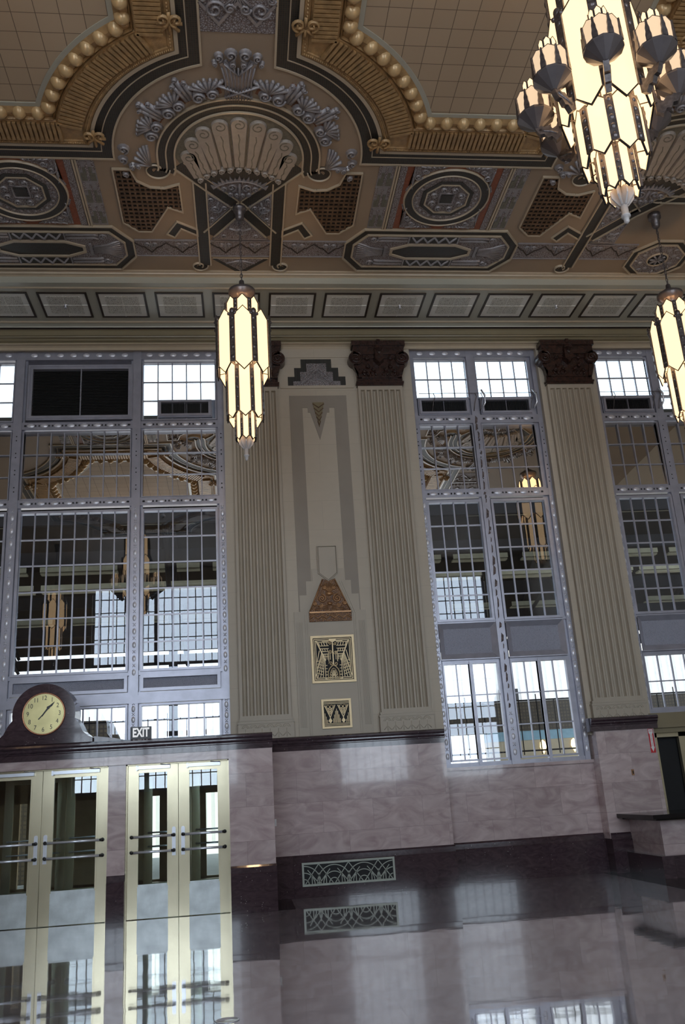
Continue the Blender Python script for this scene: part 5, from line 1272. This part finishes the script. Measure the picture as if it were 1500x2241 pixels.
# ================================================================== CHANDELIERS
def hexplate(w_, z0, z1, pt, d, y):
    P = [(-w_/2, z0+pt), (0, z0), (w_/2, z0+pt), (w_/2, z1-pt), (0, z1), (-w_/2, z1-pt)]
    return P
def tier(T, r, z0, z1, pt, gap, fleur=False, n=8, m='lamp', barlen=None, pw=None):
    ap = r*math.cos(PI/n); side = 2*r*math.sin(PI/n); wd = pw or (side-gap)
    P = hexplate(wd, z0, z1, pt, 0, 0); f = WL(-ap)
    g = MB().prism(P, f, -.012, 0).build('glass_panel', m, T)
    e = MB().strip(P, .012, .020, f, True, -.014).build('panel_edge', 'black', g)
    b = MB(); h0, h1 = z0+pt*.85, z1-pt*(.9 if fleur else .8)
    rb = r+.004
    b.box(-gap*.62, gap*.62, -rb-.008, -rb+.012, h0, h1)
    if fleur:
        f2 = WL(-rb-.004)
        b.dome((0, h1+.03), .045, .06, .03, f2, 10, 2); b.dome((-.05, h1-.02), .03, .03, .03, f2, 8, 2); b.dome((.05, h1-.02), .03, .03, .03, f2, 8, 2); b.box(-.035, .035, -rb-.02, -rb+.01, h1-.10, h1+.02)
    for k in range(5): z = h0+(h1-h0)*(k+.5)/5; b.dome((0, z), gap*.4, gap*.5, .012, WL(-rb-.008), 8, 2)
    s_ = b.build('metal_strip', 'pewter', T); s_.rotation_euler = (0, 0, PI/n)
    for k in range(1, n):
        q = g.copy(); C.objects.link(q); q.parent = T; q.rotation_euler = (0, 0, 2*PI*k/n)
        q2 = e.copy(); C.objects.link(q2); q2.parent = q
        q3 = s_.copy(); C.objects.link(q3); q3.parent = T; q3.rotation_euler = (0, 0, PI/n+2*PI*k/n)
    # spider ring holding the tier
    b = MB(); z = z0+pt+.04
    for k in range(n//2):
        a = PI/n*1+k*2*PI/n; d = (math.cos(a)*(r-.01), math.sin(a)*(r-.01)); b.tube([(d[0], d[1], z), (-d[0], -d[1], z)], .007, 5)
    b.build('spider', 'pewter', T)
def chain(T, z0, z1):
    b = MB(); n = int((z1-z0)/.07); 
    for i in range(n):
        z = z0+(z1-z0)*(i+.5)/n; h = (z1-z0)/n*.66; P = []
        for k in range(10):
            a = 2*PI*k/10; u, v = .020*math.cos(a), h*math.sin(a); P.append((u, 0, z+v) if i % 2 else (0, u, z+v))
        b.tube(P, .006, 5, True)
    b.tube([(.012, .012, z0), (-.012, .01, (z0+z1)/2), (.012, -.012, z1)], .004, 4)
    b.build('chain', 'pewter', T)
    MB().lathe([(.02, z1-.30), (.055, z1-.28), (.075, z1-.24), (.078, z1-.10), (.115, z1-.09), (.115, z1), (.02, z1)], 18).build('ceiling_canopy', 'pewter', T)
def finial(T, z, s=1.0):
    b = MB()
    for k in range(4):
        f = lambda u, v, w_, a=k*PI/4: (u*math.cos(a)-w_*math.sin(a), u*math.sin(a)+w_*math.cos(a), v)
        b.prism([(0, z-.12*s), (.05*s, z-.10*s), (.115*s, z-.02*s), (.12*s, z+.05*s), (.08*s, z+.09*s), (0, z+.11*s), (-.08*s, z+.09*s), (-.12*s, z+.05*s), (-.115*s, z-.02*s), (-.05*s, z-.10*s)], f, -.008, .008)
    b.lathe([(.035*s, z-.10*s), (.035*s, z-.20*s), (.045*s, z-.205*s), (.045*s, z-.225*s), (.028*s, z-.23*s), (.026*s, z-.28*s), (.008*s, z-.30*s)], 14)
    b.build('crystal_finial', 'crystal', T)
def lantern(loc, label):
    T = empty('hanging_lantern', (loc[0], loc[1], 6.78)); tag(T, label, 'chandelier', 'tiered hanging lanterns'); T['_'] = 0; del T['_']
    o = 6.78
    tier(T, .295, 9.10-o, 9.62-o, .10, .055)
    tier(T, .455, 8.17-o, 9.31-o, .15, .075, True)
    tier(T, .305, 7.43-o, 8.40-o, .09, .055)
    tier(T, .165, 7.10-o, 7.60-o, .05, .035)
    MB().lathe([(.10, 9.48-o), (.16, 9.50-o), (.17, 9.56-o), (.12, 9.60-o), (.12, 9.66-o), (.16, 9.70-o), (.225, 9.78-o), (.225, 9.83-o), (.17, 9.86-o), (.12, 9.90-o), (.05, 9.92-o), (.04, 10.02-o), (.02, 10.04-o)], 20).build('top_cap', 'cup', T)
    chain(T, 10.02-o, ZC-o); finial(T, 7.08-o)
    return T
def bracket_cup(T):
    G = empty('lamp_arm', parent=T)
    z = 0; R = .69
    # cup centred on (0,-R)
    b = MB(); b.lathe([(.01, 1.33), (.035, 1.34), (.19, 1.47), (.192, 1.495), (.0, 1.50)], 12, (0, -R, 0), smooth=False); b.build('lamp_bowl', 'cup', G)
    def ring(r, z0, z1, n, wd, name, m):
        b = MB(); e = MB(); ap = r*math.cos(PI/n); side = 2*r*math.sin(PI/n)
        for k in range(n):
            a = 2*PI*k/n; ca, sa = math.cos(a), math.sin(a)
            f = lambda u, v, w_, ca=ca, sa=sa: (u*ca+(ap+w_)*sa, -R+u*sa-(ap+w_)*ca, v)
            P = [(-wd/2, z0), (wd/2, z0), (wd/2, z1-.04), (0, z1), (-wd/2, z1-.04)]
            b.prism(P, f, -.008, 0); e.strip(P, .007, .012, f, True, -.009)
            a2 = a+PI/n; x, y = (r+.004)*math.sin(a2), -R-(r+.004)*math.cos(a2)
            if n == 8 and r > .1:
                f3 = lambda u, v, w_, ca=math.cos(a2), sa=math.sin(a2): (x+u*ca+w_*sa, y+u*sa-w_*ca, v)
                e.prism([(-.028, z0), (.028, z0), (.028, z0+.06), (.020, z0+.10), (.020, z0+.14), (.011, z0+.18), (.009, z0+.24), (-.009, z0+.24), (-.011, z0+.18), (-.020, z0+.14), (-.020, z0+.10), (-.028, z0+.06)], f3, -.008, .010)
        b.build(name, m, G)
        if e.v: e.build('bowl_strips', 'pewter', G)
    ring(.178, 1.49, 1.76, 8, .125, 'cup_panels', 'lampcup'); ring(.095, 1.55, 1.93, 8, .060, 'candle_panels', 'lamp')
    # stepped bracket
    f = lambda u, v, w_: (w_, -u, v)
    P = [(.46, 1.18), (.52, 1.14), (.56, 1.20), (.60, 1.19), (.63, 1.25), (.67, 1.25), (.70, 1.30), (.72, 1.36), (.66, 1.36), (.62, 1.33), (.58, 1.34), (.54, 1.29), (.50, 1.31), (.46, 1.42), (.455, 1.42)]
    b = MB(); b.prism(P, f, -.028, .028); b.ridge([(.50, 1.22), (.56, 1.26), (.62, 1.28), (.67, 1.31)], .03, .012, lambda u, v, w_: (w_, -u, v), w0=.026); b.build('bracket', 'pewter', G)
    return G
def big_chandelier(loc, label):
    o = 6.75
    T = empty('armed_chandelier', (loc[0], loc[1], o)); tag(T, label, 'chandelier', 'large chandeliers with lamp arms')
    tier(T, .40, 9.05-o, 9.95-o, .13, .07)
    tier(T, .465, 7.90-o, 9.27-o, .15, .075, True)
    tier(T, .335, 7.40-o, 8.10-o, .10, .065)
    tier(T, .19, 7.08-o, 7.62-o, .06, .045)
    tier(T, .24, 9.75-o, 10.25-o, .10, .05)
    G = bracket_cup(T); G.rotation_euler = (0, 0, PI/8)
    for k in range(1, 8): q = copy_tree(G, T); q.rotation_euler = (0, 0, PI/8+k*PI/4)
    MB().lathe([(.10, 10.12-o), (.17, 10.15-o), (.12, 10.25-o), (.16, 10.32-o), (.23, 10.40-o), (.22, 10.46-o), (.12, 10.52-o), (.04, 10.60-o), (.02, 10.62-o)], 20).build('top_cap', 'cup', T)
    chain(T, 10.6-o, ZC-o); finial(T, 7.07-o)
    return T
LAN = [((.146, 13.02), 'tiered opal glass lantern hanging on a long chain left of centre'),
       ((7.75, 13.08), 'tiered opal glass lantern cut off by the right edge of the photo'),
       ((-7.0, .8), 'tiered opal glass lantern behind the camera, faintly mirrored in the left window'),]
BIG = [((3.80, 6.9), 'large opal glass chandelier with eight lamp arms at the top right'),
       ((-3.25, 6.9), 'large armed chandelier out of frame, mirrored in the left window'),]
L0 = lantern(*LAN[0])
for (l, t) in LAN[1:]:
    q = copy_tree(L0); q.location = (l[0], l[1], 6.78); q['label'] = t
B0 = big_chandelier(*BIG[0])
for (l, t) in BIG[1:]:
    q = copy_tree(B0); q.location = (l[0], l[1], 6.75); q['label'] = t
for (l, t), e, zz in [(a, LAMP_SMALL, 9.40) for a in LAN]+[(a, LAMP_BIG, 9.9) for a in BIG]:
    for z_, k in ((zz, 1.0),):
        ld = bpy.data.lights.new('lantern_bulb', 'POINT'); ld.energy = e*k; ld.color = (1.0, .66, .36); ld.shadow_soft_size = .18
        lo = bpy.data.objects.new('lantern_bulb', ld); C.objects.link(lo); lo.location = (l[0], l[1], z_); lo['kind'] = 'structure'

# ================================================================== OUTSIDE
struct(MB().box(-60, 70, 17.5, 90, -.3, -.05).build('ground', 'asphalt'))
struct(MB().box(-60, 70, -60, -3.8, -.3, -.05).build('ground_south', 'asphalt'))
T = empty('train_shed', (3, 26, 0)); tag(T, 'dark steel platform canopy seen through the window panes', 'canopy')
b = MB(); v = [(-30, 22.5, 11.6), (40, 22.5, 11.6), (40, 33, 7.1), (-30, 33, 7.1), (-30, 22.5, 11.85), (40, 22.5, 11.85), (40, 33, 7.25), (-30, 33, 7.25)]
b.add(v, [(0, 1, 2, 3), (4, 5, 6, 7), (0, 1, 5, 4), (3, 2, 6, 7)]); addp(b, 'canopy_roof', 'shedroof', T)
for x in (-14, -8, -2, 4.2, 10, 16, 22):
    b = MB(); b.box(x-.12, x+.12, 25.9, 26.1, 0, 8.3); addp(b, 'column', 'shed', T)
    b = MB()
    for (p, q) in (((22.6, 11.4), (32.8, 7.0)), ((22.6, 9.0), (32.8, 6.5)), ((22.6, 11.2), (24, 8.8)), ((24, 8.8), (25, 10.2)), ((25, 10.2), (27, 8.1)), ((27, 8.1), (29, 8.5)), ((29, 8.5), (32.8, 6.6)), ((26, 6.0), (23, 8.9)), ((26, 6.0), (29.5, 7.3))): b.tube([(x, p[0], p[1]), (x, q[0], q[1])], .07, 4)
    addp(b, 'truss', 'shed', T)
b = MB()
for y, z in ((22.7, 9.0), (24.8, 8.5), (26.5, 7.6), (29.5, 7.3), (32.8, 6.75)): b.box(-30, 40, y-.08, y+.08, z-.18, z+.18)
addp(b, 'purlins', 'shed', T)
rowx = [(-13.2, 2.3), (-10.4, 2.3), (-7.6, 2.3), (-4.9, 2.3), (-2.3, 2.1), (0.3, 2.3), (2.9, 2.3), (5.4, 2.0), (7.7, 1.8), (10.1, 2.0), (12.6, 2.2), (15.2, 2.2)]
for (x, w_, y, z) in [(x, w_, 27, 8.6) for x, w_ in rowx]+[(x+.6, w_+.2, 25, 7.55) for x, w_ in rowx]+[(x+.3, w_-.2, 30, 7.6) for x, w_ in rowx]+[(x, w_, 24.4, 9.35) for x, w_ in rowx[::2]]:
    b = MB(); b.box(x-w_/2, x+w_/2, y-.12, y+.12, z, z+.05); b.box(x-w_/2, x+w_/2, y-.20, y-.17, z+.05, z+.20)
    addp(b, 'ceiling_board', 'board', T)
T = empty('white_warehouse', (3, 42, 0)); tag(T, 'bright white corrugated building beyond the lower window panes', 'building')
b = MB(); P = []
for i in range(240): x = -35+i*.35; P += [(x, 42.0), (x+.175, 42.0), (x+.18, 42.06), (x+.345, 42.06)]
k = len(P); b.add([(x, y, 0) for x, y in P]+[(x, y, 9.0) for x, y in P], [(i, i+1, k+i+1, k+i) for i in range(k-1)]); addp(b, 'corrugated_wall', 'outwhite', T)
b = MB()
for x in (12.2, 17.1, 24): b.box(x, x+.9, 41.8, 42, 5.2, 6.0)
addp(b, 'dark_window', 'dark', T)
T = empty('brick_building', (10, 30, 0)); tag(T, 'low tan building with a blue band and brown upper siding behind the lower window', 'building')
addp(MB().box(8.2, 34, 30, 30.6, 0, 3.05), 'tan_wall', 'tan', T); addp(MB().box(8.2, 34, 29.98, 30.6, 3.05, 3.36), 'blue_band', 'bluep', T); addp(MB().box(6.4, 34, 29.95, 30.6, 3.36, 4.33), 'brown_siding', 'brick', T); addp(MB().box(6.4, 34, 29.9, 30.6, 4.33, 4.38), 'parapet', 'outwhite', T)
for x, l in ((10.05, 'left'), (11.14, 'right')):
    T2 = MB().prism([(x-.12, 2.80), (x, 2.56), (x+.12, 2.80), (x+.09, 2.96), (x, 3.04), (x-.09, 2.96)], WL(30), 0, .12, .05).build('wall_lantern', 'bulb', loc=(x, 30, 2.8)); tag(T2, 'glowing amber lantern on the tan wall outside, %s of the pair' % l, 'lantern', 'lit lanterns outside')
T = empty('brick_shed', (-3.2, 25, 0)); tag(T, 'brown sloping brick parapet seen behind the clock', 'building')
addp(MB().prism([(-5.8, 0), (-3.0, 0), (-3.25, 3.3), (-3.55, 3.95), (-5.8, 4.0)], WL(25), 0, .3), 'brick_wall', 'brick', T)
T = empty('iron_railing', (0, 24, 0)); tag(T, 'thin dark iron railing outside behind the window glass', 'railing'); b = MB()
for i in range(60): x = -12+i*.5; b.box(x-.012, x+.012, 24, 24.02, 2.4, 3.86 if i % 4 else 4.0)
for z in (2.5, 3.84): b.box(-12, 18, 23.99, 24.03, z-.02, z+.02)
addp(b, 'railing_bars', 'shed', T)
